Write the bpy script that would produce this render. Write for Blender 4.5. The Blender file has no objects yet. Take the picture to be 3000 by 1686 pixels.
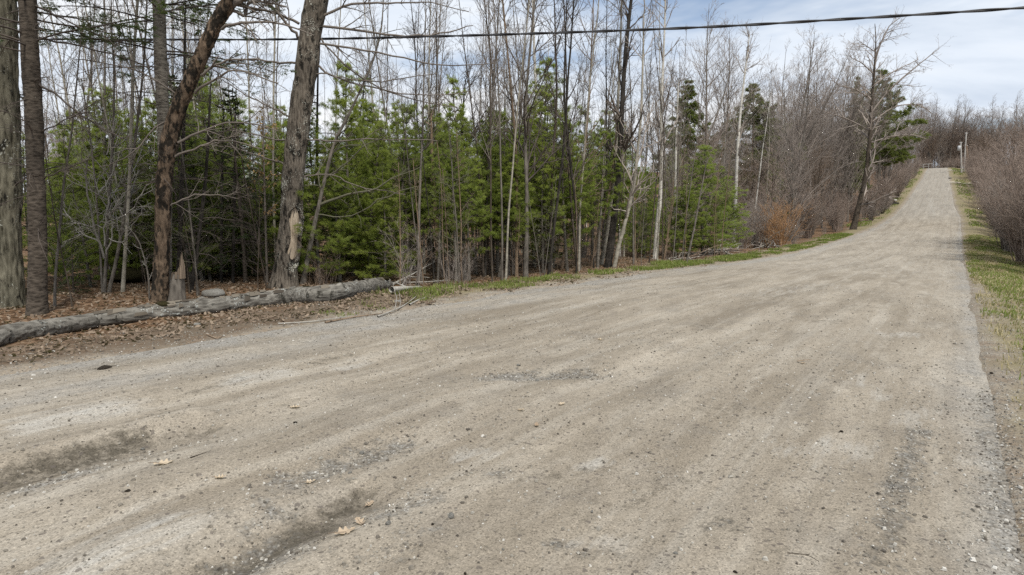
import bpy, math, random
import numpy as np
from mathutils import Vector

S = bpy.context.scene
C = S.collection
random.seed(11)
RNG = np.random.default_rng(11)
PI = math.pi

# ------------------------------------------------------------------ camera
F_PX, EYE = 1788.0, 1.5                      # focal length in pixels of the 3000 px wide photograph, eye height
PITCH = math.atan((843 - 640) / F_PX)
cam = bpy.data.cameras.new('camera')
cam.sensor_width = 36.0
cam.lens = 36.0 * F_PX / 3000.0
cam.clip_start, cam.clip_end = 0.05, 6000
camo = bpy.data.objects.new('camera', cam)
C.objects.link(camo)
camo.location = (0, 0, EYE)
camo.rotation_euler = (PI / 2 - PITCH, 0, 0)
S.camera = camo

# ------------------------------------------------------------------ sky, sun, exposure
SUN_EL, SUN_AZ = math.radians(56), math.radians(160)     # azimuth clockwise from +Y (camera axis)
W = bpy.data.worlds.new('World')
S.world = W
W.use_nodes = True
wn, wl = W.node_tree.nodes, W.node_tree.links
wn.clear()
def wnode(t, **k):
    n = wn.new(t)
    for a, b in k.items(): setattr(n, a, b)
    return n
sky = wnode('ShaderNodeTexSky', sky_type='NISHITA', sun_disc=False)
sky.sun_elevation, sky.sun_rotation = SUN_EL, SUN_AZ
sky.air_density, sky.dust_density, sky.ozone_density = 1.0, 0.6, 1.6
bg_sky = wnode('ShaderNodeBackground'); bg_sky.inputs['Strength'].default_value = 0.10
wl.new(sky.outputs[0], bg_sky.inputs['Color'])
tc = wnode('ShaderNodeTexCoord')
sep = wnode('ShaderNodeSeparateXYZ'); wl.new(tc.outputs['Generated'], sep.inputs[0])
def wmath(op, a, b=None):
    n = wnode('ShaderNodeMath', operation=op)
    for i, v in enumerate((a, b)):
        if v is None: continue
        if isinstance(v, (int, float)): n.inputs[i].default_value = v
        else: wl.new(v, n.inputs[i])
    return n.outputs[0]
zc = wmath('ADD', wmath('MAXIMUM', sep.outputs['Z'], 0.0), 0.16)
comb = wnode('ShaderNodeCombineXYZ')
wl.new(wmath('DIVIDE', sep.outputs['X'], zc), comb.inputs[0])
wl.new(wmath('DIVIDE', sep.outputs['Y'], zc), comb.inputs[1])
comb.inputs[2].default_value = 3.1
def wnoise(scale, detail, rough, dist=0.0, sx=1.0, sy=1.0, off=(0, 0, 0)):
    mp = wnode('ShaderNodeMapping'); mp.inputs['Scale'].default_value = (sx, sy, 1)
    mp.inputs['Location'].default_value = off
    wl.new(comb.outputs[0], mp.inputs[0])
    n = wnode('ShaderNodeTexNoise'); n.inputs['Scale'].default_value = scale
    n.inputs['Detail'].default_value = detail; n.inputs['Roughness'].default_value = rough
    n.inputs['Distortion'].default_value = dist
    wl.new(mp.outputs[0], n.inputs['Vector'])
    return n.outputs['Fac']
def wramp(fac, stops):
    r = wnode('ShaderNodeValToRGB'); e = r.color_ramp.elements
    while len(e) < len(stops): e.new(0.5)
    for i, (p, c) in enumerate(stops):
        e[i].position = p; e[i].color = (*c, 1)
    wl.new(fac, r.inputs[0]); return r.outputs[0]
cover = wnoise(0.62, 6, 0.56, 0.3, 1.0, 1.25, (2.3, 0.4, 0))
mask = wramp(cover, [(0.31, (0, 0, 0)), (0.43, (1, 1, 1))])
shade = wnoise(1.15, 7, 0.52, 0.2, 0.8, 1.5, (7.3, 2.0, 0))
ccol = wramp(shade, [(0.30, (0.47, 0.535, 0.63)), (0.43, (0.61, 0.665, 0.74)), (0.57, (0.69, 0.725, 0.77)), (0.71, (0.75, 0.76, 0.775))])
bg_cl = wnode('ShaderNodeBackground'); bg_cl.inputs['Strength'].default_value = 1.0
wl.new(ccol, bg_cl.inputs['Color'])
mixw = wnode('ShaderNodeMixShader')
wl.new(mask, mixw.inputs[0]); wl.new(bg_sky.outputs[0], mixw.inputs[1]); wl.new(bg_cl.outputs[0], mixw.inputs[2])
wo = wnode('ShaderNodeOutputWorld'); wl.new(mixw.outputs[0], wo.inputs[0])

sl = bpy.data.lights.new('sun', 'SUN')
sl.energy, sl.angle, sl.color = 3.0, math.radians(9), (1.0, 0.95, 0.86)
so = bpy.data.objects.new('sun', sl); C.objects.link(so)
to_sun = Vector((math.sin(SUN_AZ) * math.cos(SUN_EL), math.cos(SUN_AZ) * math.cos(SUN_EL), math.sin(SUN_EL)))
so.rotation_euler = to_sun.to_track_quat('Z', 'Y').to_euler()
so.location = to_sun * 60
S.view_settings.view_transform = 'Standard'
try: S.view_settings.look = 'None'
except Exception: pass
S.view_settings.exposure, S.view_settings.gamma = 0.42, 1.0
S.view_settings.use_curve_mapping = False
S.render.engine = 'CYCLES'
S.cycles.use_denoising = False
S.cycles.max_bounces, S.cycles.diffuse_bounces, S.cycles.transparent_max_bounces = 8, 6, 6

# ------------------------------------------------------------------ road frame: u along the road, v to its left
TH = math.radians(35.53)
RD = np.array([math.sin(TH), math.cos(TH)])
RN = np.array([-math.cos(TH), math.sin(TH)])
def uv_of(x, y): return x * RD[0] + y * RD[1], x * RN[0] + y * RN[1]
def xy_of(u, v): return u * RD[0] + v * RN[0], u * RD[1] + v * RN[1]
ZU = [-200, -20, 0, 10, 20, 29, 36, 44, 52, 63, 75, 88, 97, 107, 126, 148, 165, 176, 186, 200, 240, 1000]
ZZ = [0.0, 0.0, 0, -.03, -.2, -.40, -.42, -.33, -.12, .25, .8, 1.6, 2.4, 3.5, 6.15, 9.3, 11.9, 13.2, 13.7, 13.8, 13.9, 14.5]
_uu = np.linspace(-200, 1000, 4801)
_zz = np.interp(_uu, ZU, ZZ)
_k = np.hanning(41); _k /= _k.sum()
_zz = np.convolve(np.pad(_zz, 20, mode='edge'), _k, 'valid')
def zroad(u): return np.interp(u, _uu, _zz)
def v_left(u): return np.interp(u, [-10, 18, 35, 70, 150, 300], [7.5, 7.5, 7.1, 6.2, 5.2, 4.8])
def v_right(u): return np.interp(u, [-10, 5, 27, 63, 88, 107, 126, 174, 300], [-.45, -.45, -.62, -.9, -1.0, -.35, .1, 1.3, 1.6])

# cheap value noise for terrain relief
def vnoise(x, y, s, seed=0):
    x = np.asarray(x, float) / s + 100.3 + seed * 17.7; y = np.asarray(y, float) / s + 211.7 + seed * 5.1
    xi, yi = np.floor(x).astype(np.int64), np.floor(y).astype(np.int64)
    fx, fy = x - xi, y - yi
    fx, fy = fx * fx * (3 - 2 * fx), fy * fy * (3 - 2 * fy)
    def h(a, b):
        n = (a * 374761393 + b * 668265263 + seed * 974711) & 0x7fffffff
        n = ((n ^ (n >> 13)) * 1274126177) & 0x7fffffff
        return ((n ^ (n >> 16)) & 0xffff) / 65535.0
    return (h(xi, yi) * (1 - fx) + h(xi + 1, yi) * fx) * (1 - fy) + (h(xi, yi + 1) * (1 - fx) + h(xi + 1, yi + 1) * fx) * fy
def smooth(a, b, x):
    t = np.clip((np.asarray(x, float) - a) / (b - a), 0, 1); return t * t * (3 - 2 * t)

def zground(u, v):
    """height of the natural ground beside the road"""
    u = np.asarray(u, float); v = np.asarray(v, float)
    z = zroad(u)
    dl = v - v_left(u); dr = v_right(u) - v
    side = np.maximum(dl, dr)
    x, y = xy_of(u, v)
    rel = (vnoise(x, y, 2.6, 1) - .5) * .22 + (vnoise(x, y, .8, 2) - .5) * .09 + (vnoise(x, y, .28, 3) - .5) * .045
    z = z + rel * smooth(.0, 2.0, side) + 0.015
    z = z + (vnoise(x, y, .5, 9) - .5) * .05 * smooth(-.2, .3, side)
    z = z - .12 * smooth(1.0, 2.6, dl) * (1 - smooth(4, 9, dl))
    z = z + .035 * np.maximum(dl - 9, 0) * (1 - .6 * smooth(60, 200, dl))
    z = z - .25 * smooth(.8, 2.2, dr) * (1 - smooth(3.5, 8, dr))
    z = z + .02 * np.maximum(dr - 5, 0) * (1 - .8 * smooth(60, 200, dr))
    # under the road the sheet drops away
    z = z - .16 * smooth(0.02, .35, -side)
    return z

def ray(px, py):
    """direction through a pixel of the 3000 px photograph"""
    x, y = (px - 1500) / F_PX, (843 - py) / F_PX
    return np.array([x, math.cos(PITCH) + y * math.sin(PITCH), -math.sin(PITCH) + y * math.cos(PITCH)])
def hit(px, py, k=1.0):
    """ground point under a pixel (3000 px photograph)"""
    d = ray(px, py); lo = None
    t = .5
    while t < 900:
        p = d * t; u, v = uv_of(p[0], p[1])
        side = max(v - v_left(u), v_right(u) - v)
        zg = float(zground(u, v)) if side > 0 else float(zroad(u))
        if EYE + p[2] <= zg: break
        t *= 1.004
    return np.array([p[0], p[1], zg])
G = 3000 / 2576.0
def hit_s(px, py): return hit(px * G, py * G)      # the same, for pixels read off the 2576 px view
def at_s(px, py, depth):
    d = ray(px * G, py * G); return d * (depth / d[1]) + np.array([0, 0, EYE])
def zg_xy(x, y):
    u, v = uv_of(x, y)
    return float(zground(u, v))
def edge_pt(px, v):
    """ground point at lateral offset v seen at column px (2576 view)"""
    d = ray(px * G, 640); du, dv = uv_of(d[0], d[1])
    t = v / dv
    x, y = d[0] * t, d[1] * t
    return np.array([x, y, zg_xy(x, y)])

# ------------------------------------------------------------------ mesh helpers
def mesh_obj(name, verts, faces_list, mats, parent=None, smooth_shade=True, mat_idx=None, attrs=None, link=True, uvs=None):
    """faces_list: list of (n, k) int arrays"""
    me = bpy.data.meshes.new(name)
    verts = np.ascontiguousarray(verts, dtype=np.float32)
    me.vertices.add(len(verts)); me.vertices.foreach_set('co', verts.ravel())
    faces_list = [np.asarray(f, dtype=np.int32) for f in faces_list if len(f)]
    tot = sum(f.size for f in faces_list); npoly = sum(len(f) for f in faces_list)
    me.loops.add(tot); me.polygons.add(npoly)
    me.loops.foreach_set('vertex_index', np.concatenate([f.ravel() for f in faces_list]))
    sizes = np.concatenate([np.full(len(f), f.shape[1], np.int32) for f in faces_list])
    starts = np.concatenate([[0], np.cumsum(sizes)[:-1]]).astype(np.int32)
    me.polygons.foreach_set('loop_start', starts)
    try: me.polygons.foreach_set('loop_total', sizes)
    except Exception: pass
    if mat_idx is not None: me.polygons.foreach_set('material_index', np.asarray(mat_idx, np.int32))
    me.polygons.foreach_set('use_smooth', np.full(npoly, smooth_shade, bool))
    for m in (mats if isinstance(mats, (list, tuple)) else [mats]): me.materials.append(m)
    for an, av in (attrs or {}).items():
        a = me.attributes.new(an, 'FLOAT', 'POINT'); a.data.foreach_set('value', np.asarray(av, np.float32))
    if uvs is not None:
        ul = me.uv_layers.new(name='UVMap')
        li = np.concatenate([f.ravel() for f in faces_list])
        ul.data.foreach_set('uv', np.asarray(uvs, np.float32)[li].ravel())
    me.update(calc_edges=True)
    if not link: return me
    o = bpy.data.objects.new(name, me); C.objects.link(o)
    if parent is not None: o.parent = parent
    return o
def tag(o, label=None, cat=None, group=None, kind=None):
    if label: o['label'] = label
    if cat: o['category'] = cat
    if group: o['group'] = group
    if kind: o['kind'] = kind
    return o
def empty(name, loc, label, cat, group=None):
    o = bpy.data.objects.new(name, None); C.objects.link(o)
    o.empty_display_size = .2
    o.location = tuple(float(c) for c in loc)
    return tag(o, label, cat, group)
def norm(a): return a / np.maximum(np.linalg.norm(a, axis=-1, keepdims=True), 1e-9)

def tubes(P, R, k=3, cap=False):
    """P (B,n,3), R (B,n) -> verts, quads of B tapered tubes with k sides"""
    B, n, _ = P.shape
    T = np.empty_like(P)
    T[:, 1:-1] = P[:, 2:] - P[:, :-2]; T[:, 0] = P[:, 1] - P[:, 0]; T[:, -1] = P[:, -1] - P[:, -2]
    T = norm(T)
    main = norm(P[:, -1] - P[:, 0])
    ref = np.where(np.abs(main[:, 2:3]) < .8, np.array([[0, 0, 1.]]), np.array([[1., 0, 0]]))[:, None, :]
    A = norm(np.cross(T, np.broadcast_to(ref, T.shape))); Bn = np.cross(T, A)
    a = np.arange(k) * 2 * PI / k
    V = P[:, :, None, :] + R[:, :, None, None] * (np.cos(a)[None, None, :, None] * A[:, :, None, :] + np.sin(a)[None, None, :, None] * Bn[:, :, None, :])
    V = V.reshape(-1, 3)
    base = (np.arange(B) * n * k)[:, None, None] + (np.arange(n - 1) * k)[None, :, None]
    j = np.arange(k)[None, None, :]; j2 = (np.arange(k) + 1) % k
    j2 = j2[None, None, :]
    Q = np.stack([base + j, base + j2, base + k + j2, base + k + j], -1).reshape(-1, 4)
    return V, Q
class Bag:
    """collects geometry of one part"""
    def __init__(s): s.v = []; s.q = []; s.t = []; s.n = 0; s.tint = []
    def add(s, V, Q=None, T=None, tint=None):
        s.v.append(V)
        if Q is not None and len(Q): s.q.append(Q + s.n)
        if T is not None and len(T): s.t.append(T + s.n)
        s.tint.append(np.full(len(V), .5) if tint is None else np.broadcast_to(tint, (len(V),)) if np.ndim(tint) == 0 else tint)
        s.n += len(V)
    def tubes(s, P, R, k=3, tint=None):
        if len(P) == 0: return
        V, Q = tubes(P, R, k)
        if tint is not None and np.ndim(tint) == 1: tint = np.repeat(tint, P.shape[1] * k)
        s.add(V, Q=Q, tint=tint)
    def build(s, name, mat, parent=None, smooth_shade=True, link=True):
        fl = []
        if s.q: fl.append(np.concatenate(s.q))
        if s.t: fl.append(np.concatenate(s.t))
        return mesh_obj(name, np.concatenate(s.v), fl, mat, parent, smooth_shade, attrs={'tint': np.concatenate(s.tint)}, link=link)

def spawn(P, R, rng, per, t0, t1, ang, ratio, rr, n, wander, up, tipr=.15, rmin=.0015, shape=.55, droop=None, lens=None):
    """children of the branches P,R; ratio = child length / parent length"""
    B, m, _ = P.shape
    per = np.full(B, per) if np.ndim(per) == 0 else per
    idx = np.repeat(np.arange(B), per); N = len(idx)
    if N == 0: return np.zeros((0, n, 3)), np.zeros((0, n)), idx, np.zeros(0)
    t = rng.uniform(t0, t1, N)
    f = t * (m - 1); i = np.minimum(f.astype(int), m - 2); w = (f - i)[:, None]
    pos = P[idx, i] * (1 - w) + P[idx, i + 1] * w
    rad = R[idx, i] * (1 - w[:, 0]) + R[idx, i + 1] * w[:, 0]
    tan = norm(P[idx, i + 1] - P[idx, i])
    rnd = norm(rng.normal(size=(N, 3))); per_ = norm(np.cross(tan, rnd))
    a = np.radians(rng.uniform(ang[0], ang[1], N))[:, None]
    d = np.cos(a) * tan + np.sin(a) * per_
    plen = np.linalg.norm(np.diff(P, axis=1), axis=2).sum(1)[idx]
    L = plen * ratio * (1 - shape * t) * rng.uniform(.6, 1.25, N) if lens is None else lens(t) * rng.uniform(.7, 1.2, N)
    return (*march(pos, d, L, np.maximum(np.minimum(rad * rr, rad * .85), rmin), rng, n, wander, up, tipr), idx, t)
def march(pos, d, L, r0, rng, n, wander, up, tipr=.15):
    N = len(pos); pts = np.empty((N, n, 3)); pts[:, 0] = pos
    st = (L / (n - 1))[:, None]; upv = np.array([0, 0, 1.])
    for i in range(1, n):
        d = norm(d + wander * rng.normal(size=(N, 3)) + up * upv)
        pts[:, i] = pts[:, i - 1] + d * st
    rr = r0[:, None] * np.linspace(1, tipr, n)[None, :]
    return pts, rr

# ------------------------------------------------------------------ material helpers
class M:
    def __init__(s, name, rough=.9, spec=.2):
        s.m = bpy.data.materials.new(name); s.m.use_nodes = True
        s.nt = s.m.node_tree; s.N, s.L = s.nt.nodes, s.nt.links
        s.b = s.N['Principled BSDF']; s.b.inputs['Roughness'].default_value = rough
        s.b.inputs['Specular IOR Level'].default_value = spec
        s.out = s.N['Material Output']
    def node(s, t, ins=None, **k):
        n = s.N.new(t)
        for a, b in k.items(): setattr(n, a, b)
        for a, b in (ins or {}).items(): s.set(n.inputs[a], b)
        return n
    def set(s, sock, v):
        if isinstance(v, bpy.types.NodeSocket): s.L.new(v, sock)
        elif isinstance(v, tuple) and len(v) == 3 and sock.type == 'RGBA': sock.default_value = (*v, 1)
        else: sock.default_value = v
    def coord(s, kind='Object'): return s.node('ShaderNodeTexCoord').outputs[kind]
    def attr(s, name): return s.node('ShaderNodeAttribute', attribute_name=name).outputs['Fac']
    def rnd(s): return s.node('ShaderNodeObjectInfo').outputs['Random']
    def mapping(s, vec, scale=(1, 1, 1), loc=(0, 0, 0), rot=(0, 0, 0)):
        return s.node('ShaderNodeMapping', {'Vector': vec, 'Scale': scale, 'Location': loc, 'Rotation': rot}).outputs[0]
    def noise(s, vec, scale, detail=4, rough=.55, dist=0):
        return s.node('ShaderNodeTexNoise', {'Vector': vec, 'Scale': scale, 'Detail': detail, 'Roughness': rough, 'Distortion': dist}).outputs['Fac']
    def voro(s, vec, scale, out='Distance', feature='F1', rand=1.0):
        return s.node('ShaderNodeTexVoronoi', {'Vector': vec, 'Scale': scale, 'Randomness': rand}, feature=feature).outputs[out]
    def ramp(s, fac, stops, interp='LINEAR'):
        r = s.node('ShaderNodeValToRGB', {'Fac': fac}); e = r.color_ramp.elements; r.color_ramp.interpolation = interp
        while len(e) < len(stops): e.new(.5)
        for i, (p, c) in enumerate(stops):
            e[i].position = p; e[i].color = (c, c, c, 1) if isinstance(c, (int, float)) else (*c, 1)
        return r.outputs['Color']
    def mix(s, f, a, b, mode='MIX'):
        n = s.node('ShaderNodeMix', data_type='RGBA', blend_type=mode)
        s.set(n.inputs['Factor'], f); s.set(n.inputs[6], a); s.set(n.inputs[7], b); return n.outputs[2]
    def math(s, op, a, b=0.0, clamp=False):
        n = s.node('ShaderNodeMath', operation=op, use_clamp=clamp); s.set(n.inputs[0], a); s.set(n.inputs[1], b); return n.outputs[0]
    def bump(s, h, strength=.5, dist=.02, normal=None):
        n = s.node('ShaderNodeBump', {'Height': h, 'Strength': strength, 'Distance': dist})
        if normal is not None: s.L.new(normal, n.inputs['Normal'])
        return n.outputs[0]
    def finish(s, col, normal=None, rough=None):
        s.set(s.b.inputs['Base Color'], col)
        if normal is not None: s.L.new(normal, s.b.inputs['Normal'])
        if rough is not None: s.set(s.b.inputs['Roughness'], rough)
        return s.m

def bark_mat(name, dark, light, ridge=(26, 26, 5), lichen=0.0, moss=0.0, lichen_col=(.42, .43, .38), spot=5.0, bump=.6, streak=None, moss_col=(.012, .011, .009), turn=0.):
    m = M(name, .92, .15)
    co = m.coord(); off = m.rnd()
    co = m.node('ShaderNodeVectorMath', {0: co, 1: m.node('ShaderNodeCombineXYZ', {'X': m.math('MULTIPLY', off, 31.0), 'Y': m.math('MULTIPLY', off, 17.0), 'Z': m.math('MULTIPLY', off, 53.0)}).outputs[0]}, operation='ADD').outputs[0]
    if turn: co = m.mapping(co, rot=(0, 0, turn))
    st = m.mapping(co, ridge)
    n1 = m.noise(st, 1.0, 6, .65, .4)
    v1 = m.voro(m.mapping(co, tuple(r * .8 for r in ridge)), 1.0)
    h = m.math('ADD', n1, m.math('MULTIPLY', v1, .6))
    big = m.noise(co, 2.2, 3, .6)
    f = m.ramp(h, [(.42, 0.0), (.95, 1.0)])
    col = m.mix(f, dark, light)
    col = m.mix(m.ramp(big, [(.35, 0.0), (.7, .45)]), col, tuple(c * .55 for c in dark))
    if streak:      # horizontal lenticels of birch
        hs = m.noise(m.mapping(co, (5, 5, 70)), 1.0, 3, .6)
        col = m.mix(m.ramp(hs, [(.60, 0.0), (.68, .85)]), col, streak)
        kn = m.noise(m.mapping(co, (9, 9, 3.2)), 1.0, 2, .5)
        col = m.mix(m.ramp(kn, [(.66, 0.0), (.72, .9)]), col, streak)
    if moss:
        mo = m.noise(m.mapping(co, (8, 8, 3.6)), 1.0, 6, .68)
        col = m.mix(m.ramp(mo, [(.62 - .16 * moss, 0.0), (.68 - .16 * moss, .93)]), col, moss_col)
    if lichen:
        vv = m.voro(m.node('ShaderNodeVectorMath', {0: co, 1: m.node('ShaderNodeTexNoise', {'Vector': co, 'Scale': 9.0}).outputs['Color']}, operation='ADD').outputs[0], spot)
        patch = m.noise(co, 1.7, 3, .6)
        thr = m.math('MULTIPLY', m.ramp(patch, [(.40, 0.0), (.62, 1.0)]), .36 * lichen)
        lf = m.math('SUBTRACT', thr, vv)
        col = m.mix(m.ramp(lf, [(0.0, 0.0), (.04, .9)]), col, lichen_col)
    return m.finish(col, m.bump(h, bump, .02))

def twig_mat(name, a, b, rough=.85):
    m = M(name, rough, .2)
    t = m.attr('tint'); r = m.rnd()
    col = m.mix(t, a, b)
    col = m.mix(m.math('MULTIPLY', r, .35), col, tuple(.5 * x for x in a))
    return m.finish(col)

def leaf_mat(name, a, b, c, trans=.35, rough=.55):
    """foliage: a..b by leaf tint, pushed to c by tree"""
    m = M(name, rough, .25)
    t = m.attr('tint'); r = m.rnd()
    col = m.mix(t, a, b)
    col = m.mix(m.math('MULTIPLY', r, .7), col, c)
    m.set(m.b.inputs['Base Color'], col)
    tr = m.node('ShaderNodeBsdfTranslucent', {'Color': m.mix(.35, col, (.42, .50, .08))})
    ms = m.node('ShaderNodeMixShader', {0: trans})
    m.L.new(m.b.outputs[0], ms.inputs[1]); m.L.new(tr.outputs[0], ms.inputs[2])
    m.L.new(ms.outputs[0], m.out.inputs[0])
    return m.m

# ------------------------------------------------------------------ ground
def ground_material():
    m = M('forest floor and verge', .95, .1)
    co = m.coord()
    big = m.noise(co, .55, 4, .6); mid = m.noise(co, 3.0, 5, .65); fine = m.noise(co, 22., 4, .7); lv = m.voro(co, 16., 'Color')
    lvf = m.node('ShaderNodeSeparateColor', {0: lv}).outputs[0]
    leaf = m.ramp(lvf, [(0.0, (.055, .032, .018)), (.35, (.13, .075, .042)), (.7, (.20, .125, .075)), (1.0, (.30, .21, .14))])
    leaf = m.mix(m.ramp(fine, [(.3, .55), (.62, 0.0)]), leaf, (.03, .019, .012))
    dirt = m.mix(mid, (0.233, 0.193, 0.143), (0.376, 0.327, 0.260))
    grav = m.ramp(m.voro(co, 55., 'Distance'), [(0.0, (0.421, 0.399, 0.358)), (.6, (0.197, 0.179, 0.152))])
    near = m.attr('near')          # 1 beside the road, 0 in the wood
    grass = m.attr('grassy'); soil = m.attr('soil')
    dirt = m.mix(soil, dirt, m.mix(mid, (0.076, 0.056, 0.038), (0.179, 0.139, 0.101))); grav = m.mix(soil, grav, m.mix(fine, (0.072, 0.054, 0.038), (0.215, 0.179, 0.139)))
    col = m.mix(m.math('MULTIPLY', near, m.ramp(mid, [(.3, .45), (.6, 1.0)])), leaf, m.mix(m.ramp(fine, [(.4, 0.0), (.6, 1.0)]), dirt, grav))
    col = m.mix(m.math('MULTIPLY', grass, m.ramp(mid, [(.28, .2), (.55, .9)])), col, m.mix(fine, (0.143, 0.130, 0.063), (0.269, 0.224, 0.134)))
    col = m.mix(m.ramp(big, [(.3, .2), (.6, 0.0)]), col, (0.081, 0.063, 0.045))
    h = m.math('ADD', m.math('MULTIPLY', fine, .6), mid)
    return m.finish(col, m.bump(h, .9, .05))
def axis(pts):
    """pts: list of (from, to, step)"""
    out = []
    for a, b, s in pts:
        n = max(1, int(round((b - a) / s))); out += list(a + (b - a) * np.arange(n) / n)
    return np.array(out + [pts[-1][1]])
def grid_faces(nu, nv):
    i, j = np.meshgrid(np.arange(nu - 1), np.arange(nv - 1), indexing='ij'); a = (i * nv + j).ravel()
    return np.stack([a, a + nv, a + nv + 1, a + 1], -1)
gu = np.concatenate([-np.geomspace(8, 2500, 22)[::-1], axis([(-7.5, 26, .16), (26, 60, .5), (60, 200, 1.5)]), np.geomspace(206, 2500, 24)])
gv = np.concatenate([-np.geomspace(10, 2500, 20)[::-1], axis([(-9, -.9, .3), (-.9, .3, .1), (.3, 6.9, .6), (6.9, 9.2, .09), (9.2, 15, .18), (15, 40, 1.0)]), np.geomspace(42, 2500, 24)])
# the vertical columns follow the road edges where the road narrows
UU, VV = np.meshgrid(gu, gv, indexing='ij')
shiftl = (v_left(UU) - 7.5) * smooth(3, 6.9, VV) * (1 - smooth(30, 80, VV)) ; shiftr = (v_right(UU) + .45) * (1 - smooth(.3, 5, VV)) * smooth(-60, -8, VV)
VV = VV + shiftl + shiftr
ZG = zground(UU, VV)
X, Y = xy_of(UU, VV)
sidem = np.maximum(VV - v_left(UU), v_right(UU) - VV)
nearm = 1 - smooth(.8, 2.4, sidem + (vnoise(X, Y, 1.1, 5) - .5) * 1.6)
lm = (VV - v_left(UU) > 0)
grassm = np.where(lm, smooth(.1, .5, sidem) * (1 - smooth(1.0, 2.2, sidem)) * smooth(7.5, 10, UU), smooth(-.05, .35, sidem + (vnoise(X, Y, .5, 7) - .5) * .4) * (1 - smooth(3.0, 5., sidem)) * smooth(1.5, 6, UU))
# the lay-by in front of the log is bare soil with leaves
go = mesh_obj('ground', np.stack([X, Y, ZG], -1).reshape(-1, 3), [grid_faces(len(gu), len(gv))[:, ::-1]], ground_material(), attrs={'near': nearm.ravel(), 'grassy': grassm.ravel(), 'soil': (smooth(7.35, 8.0, VV + (vnoise(X, Y, .6, 6) - .5) * .9) * (1 - smooth(8, 11, UU))).ravel()})
tag(go, kind='structure')

# ------------------------------------------------------------------ road
def segd(px, py, ax, ay, bx, by):
    dx, dy = bx - ax, by - ay; l2 = dx * dx + dy * dy + 1e-9
    t = np.clip(((px - ax) * dx + (py - ay) * dy) / l2, 0, 1)
    return np.hypot(px - ax - t * dx, py - ay - t * dy)
PALE = [((100, 1075), (290, 1035), .26, .9), ((600, 965), (700, 950), .22, .9), ((180, 1440), (420, 1350), .22, .75), ((1165, 1158), (1225, 1146), .12, .7), ((1470, 1178), (1512, 1162), .09, .8),
        ((1240, 955), (1290, 945), .16, .8), ((2020, 1150), (2140, 1135), .3, .5), ((2280, 1075), (2330, 1040), .16, .6), ((2215, 1010), (2160, 950), .15, .5), ((2240, 845), (2290, 838), .3, .6),
        ((930, 912), (850, 930), .14, .6), ((1020, 890), (1080, 884), .15, .4), ((1900, 640), (2010, 620), 1.0, .6), ((2080, 720), (1900, 745), .8, .45), ((2350, 545), (2340, 500), .5, .5), ((2180, 610), (2240, 605), .8, .6),
        ((1460, 1370), (1540, 1360), .08, .6), ((640, 1430), (760, 1370), .12, .7), ((2460, 1170), (2560, 1185), .14, .8), ((1740, 995), (1790, 990), .12, .5), ((80, 1235), (230, 1200), .14, .6), ((1560, 740), (1700, 722), .5, .4), ((1250, 810), (1480, 772), .35, .35), ((2050, 1000), (1960, 980), .1, .4)]
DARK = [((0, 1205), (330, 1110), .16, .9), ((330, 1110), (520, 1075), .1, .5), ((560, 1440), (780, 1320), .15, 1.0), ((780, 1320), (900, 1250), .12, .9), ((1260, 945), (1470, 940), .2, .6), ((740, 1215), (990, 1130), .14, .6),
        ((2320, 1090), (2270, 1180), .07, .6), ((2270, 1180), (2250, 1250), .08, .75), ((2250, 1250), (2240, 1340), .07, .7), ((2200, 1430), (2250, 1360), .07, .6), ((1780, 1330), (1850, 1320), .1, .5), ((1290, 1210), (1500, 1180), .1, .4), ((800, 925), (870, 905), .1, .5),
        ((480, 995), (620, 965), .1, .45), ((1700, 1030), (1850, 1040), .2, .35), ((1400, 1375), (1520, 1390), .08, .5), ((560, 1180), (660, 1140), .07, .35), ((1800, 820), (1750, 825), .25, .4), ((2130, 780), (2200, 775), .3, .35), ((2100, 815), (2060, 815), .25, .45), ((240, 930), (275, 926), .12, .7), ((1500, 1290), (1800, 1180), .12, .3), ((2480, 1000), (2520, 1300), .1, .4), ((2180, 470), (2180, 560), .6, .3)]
GRAV = [((1240, 950), (1480, 940), .22, 1.0), ((730, 1225), (1000, 1130), .16, 1.0), ((2320, 1090), (2250, 1250), .09, .9), ((2250, 1250), (2235, 1340), .08, .8), ((940, 1310), (1080, 1260), .12, .9), ((660, 1430), (760, 1390), .1, .9), ((60, 1240), (220, 1195), .12, .9),
        ((1180, 1200), (1260, 1195), .08, .6), ((1400, 1375), (1540, 1385), .09, .6), ((1760, 1330), (1860, 1320), .08, .5), ((700, 1290), (600, 1400), .14, .7), ((340, 1165), (480, 1120), .12, .5), ((1050, 1350), (950, 1420), .14, .5), ((2490, 1000), (2560, 1420), .16, .9), ((2180, 1440), (2250, 1370), .08, .6)]
RUT = [((0, 1215), (480, 1085), .2, -0.076), ((20, 1165), (480, 1050), .16, 0.051), ((520, 1448), (900, 1258), .18, -0.085), ((300, 1400), (860, 1215), .2, 0.034), ((1240, 950), (1480, 940), .25, -0.060), ((730, 1225), (1000, 1130), .18, -0.051), ((400, 1250), (1100, 1010), .3, 0.034), ((300, 1060), (1300, 840), .3, -0.034)]
def seg_field(L, UU, VV, mode='max'):
    out = np.zeros_like(UU)
    for a, b, w, k in L:
        pa, pb = hit_s(*a), hit_s(*b)
        ua, va = uv_of(pa[0], pa[1]); ub, vb = uv_of(pb[0], pb[1])
        d = segd(UU, VV, ua, va, ub, vb); g = k * np.exp(-(d / w) ** 2)
        out = out + g if mode == 'add' else np.maximum(out, g)
    return out
ru = np.concatenate([axis([(-8, 0, .3), (0, 9, .045), (9, 16, .09), (16, 40, .25), (40, 100, .6), (100, 186, 1.2)]), axis([(188, 260, 6)])])
rv01 = np.linspace(0, 1, 141)
RU, RT = np.meshgrid(ru, rv01, indexing='ij')
RV = (v_right(RU) - .45) + RT * (v_left(RU) - v_right(RU) + .9)
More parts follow.
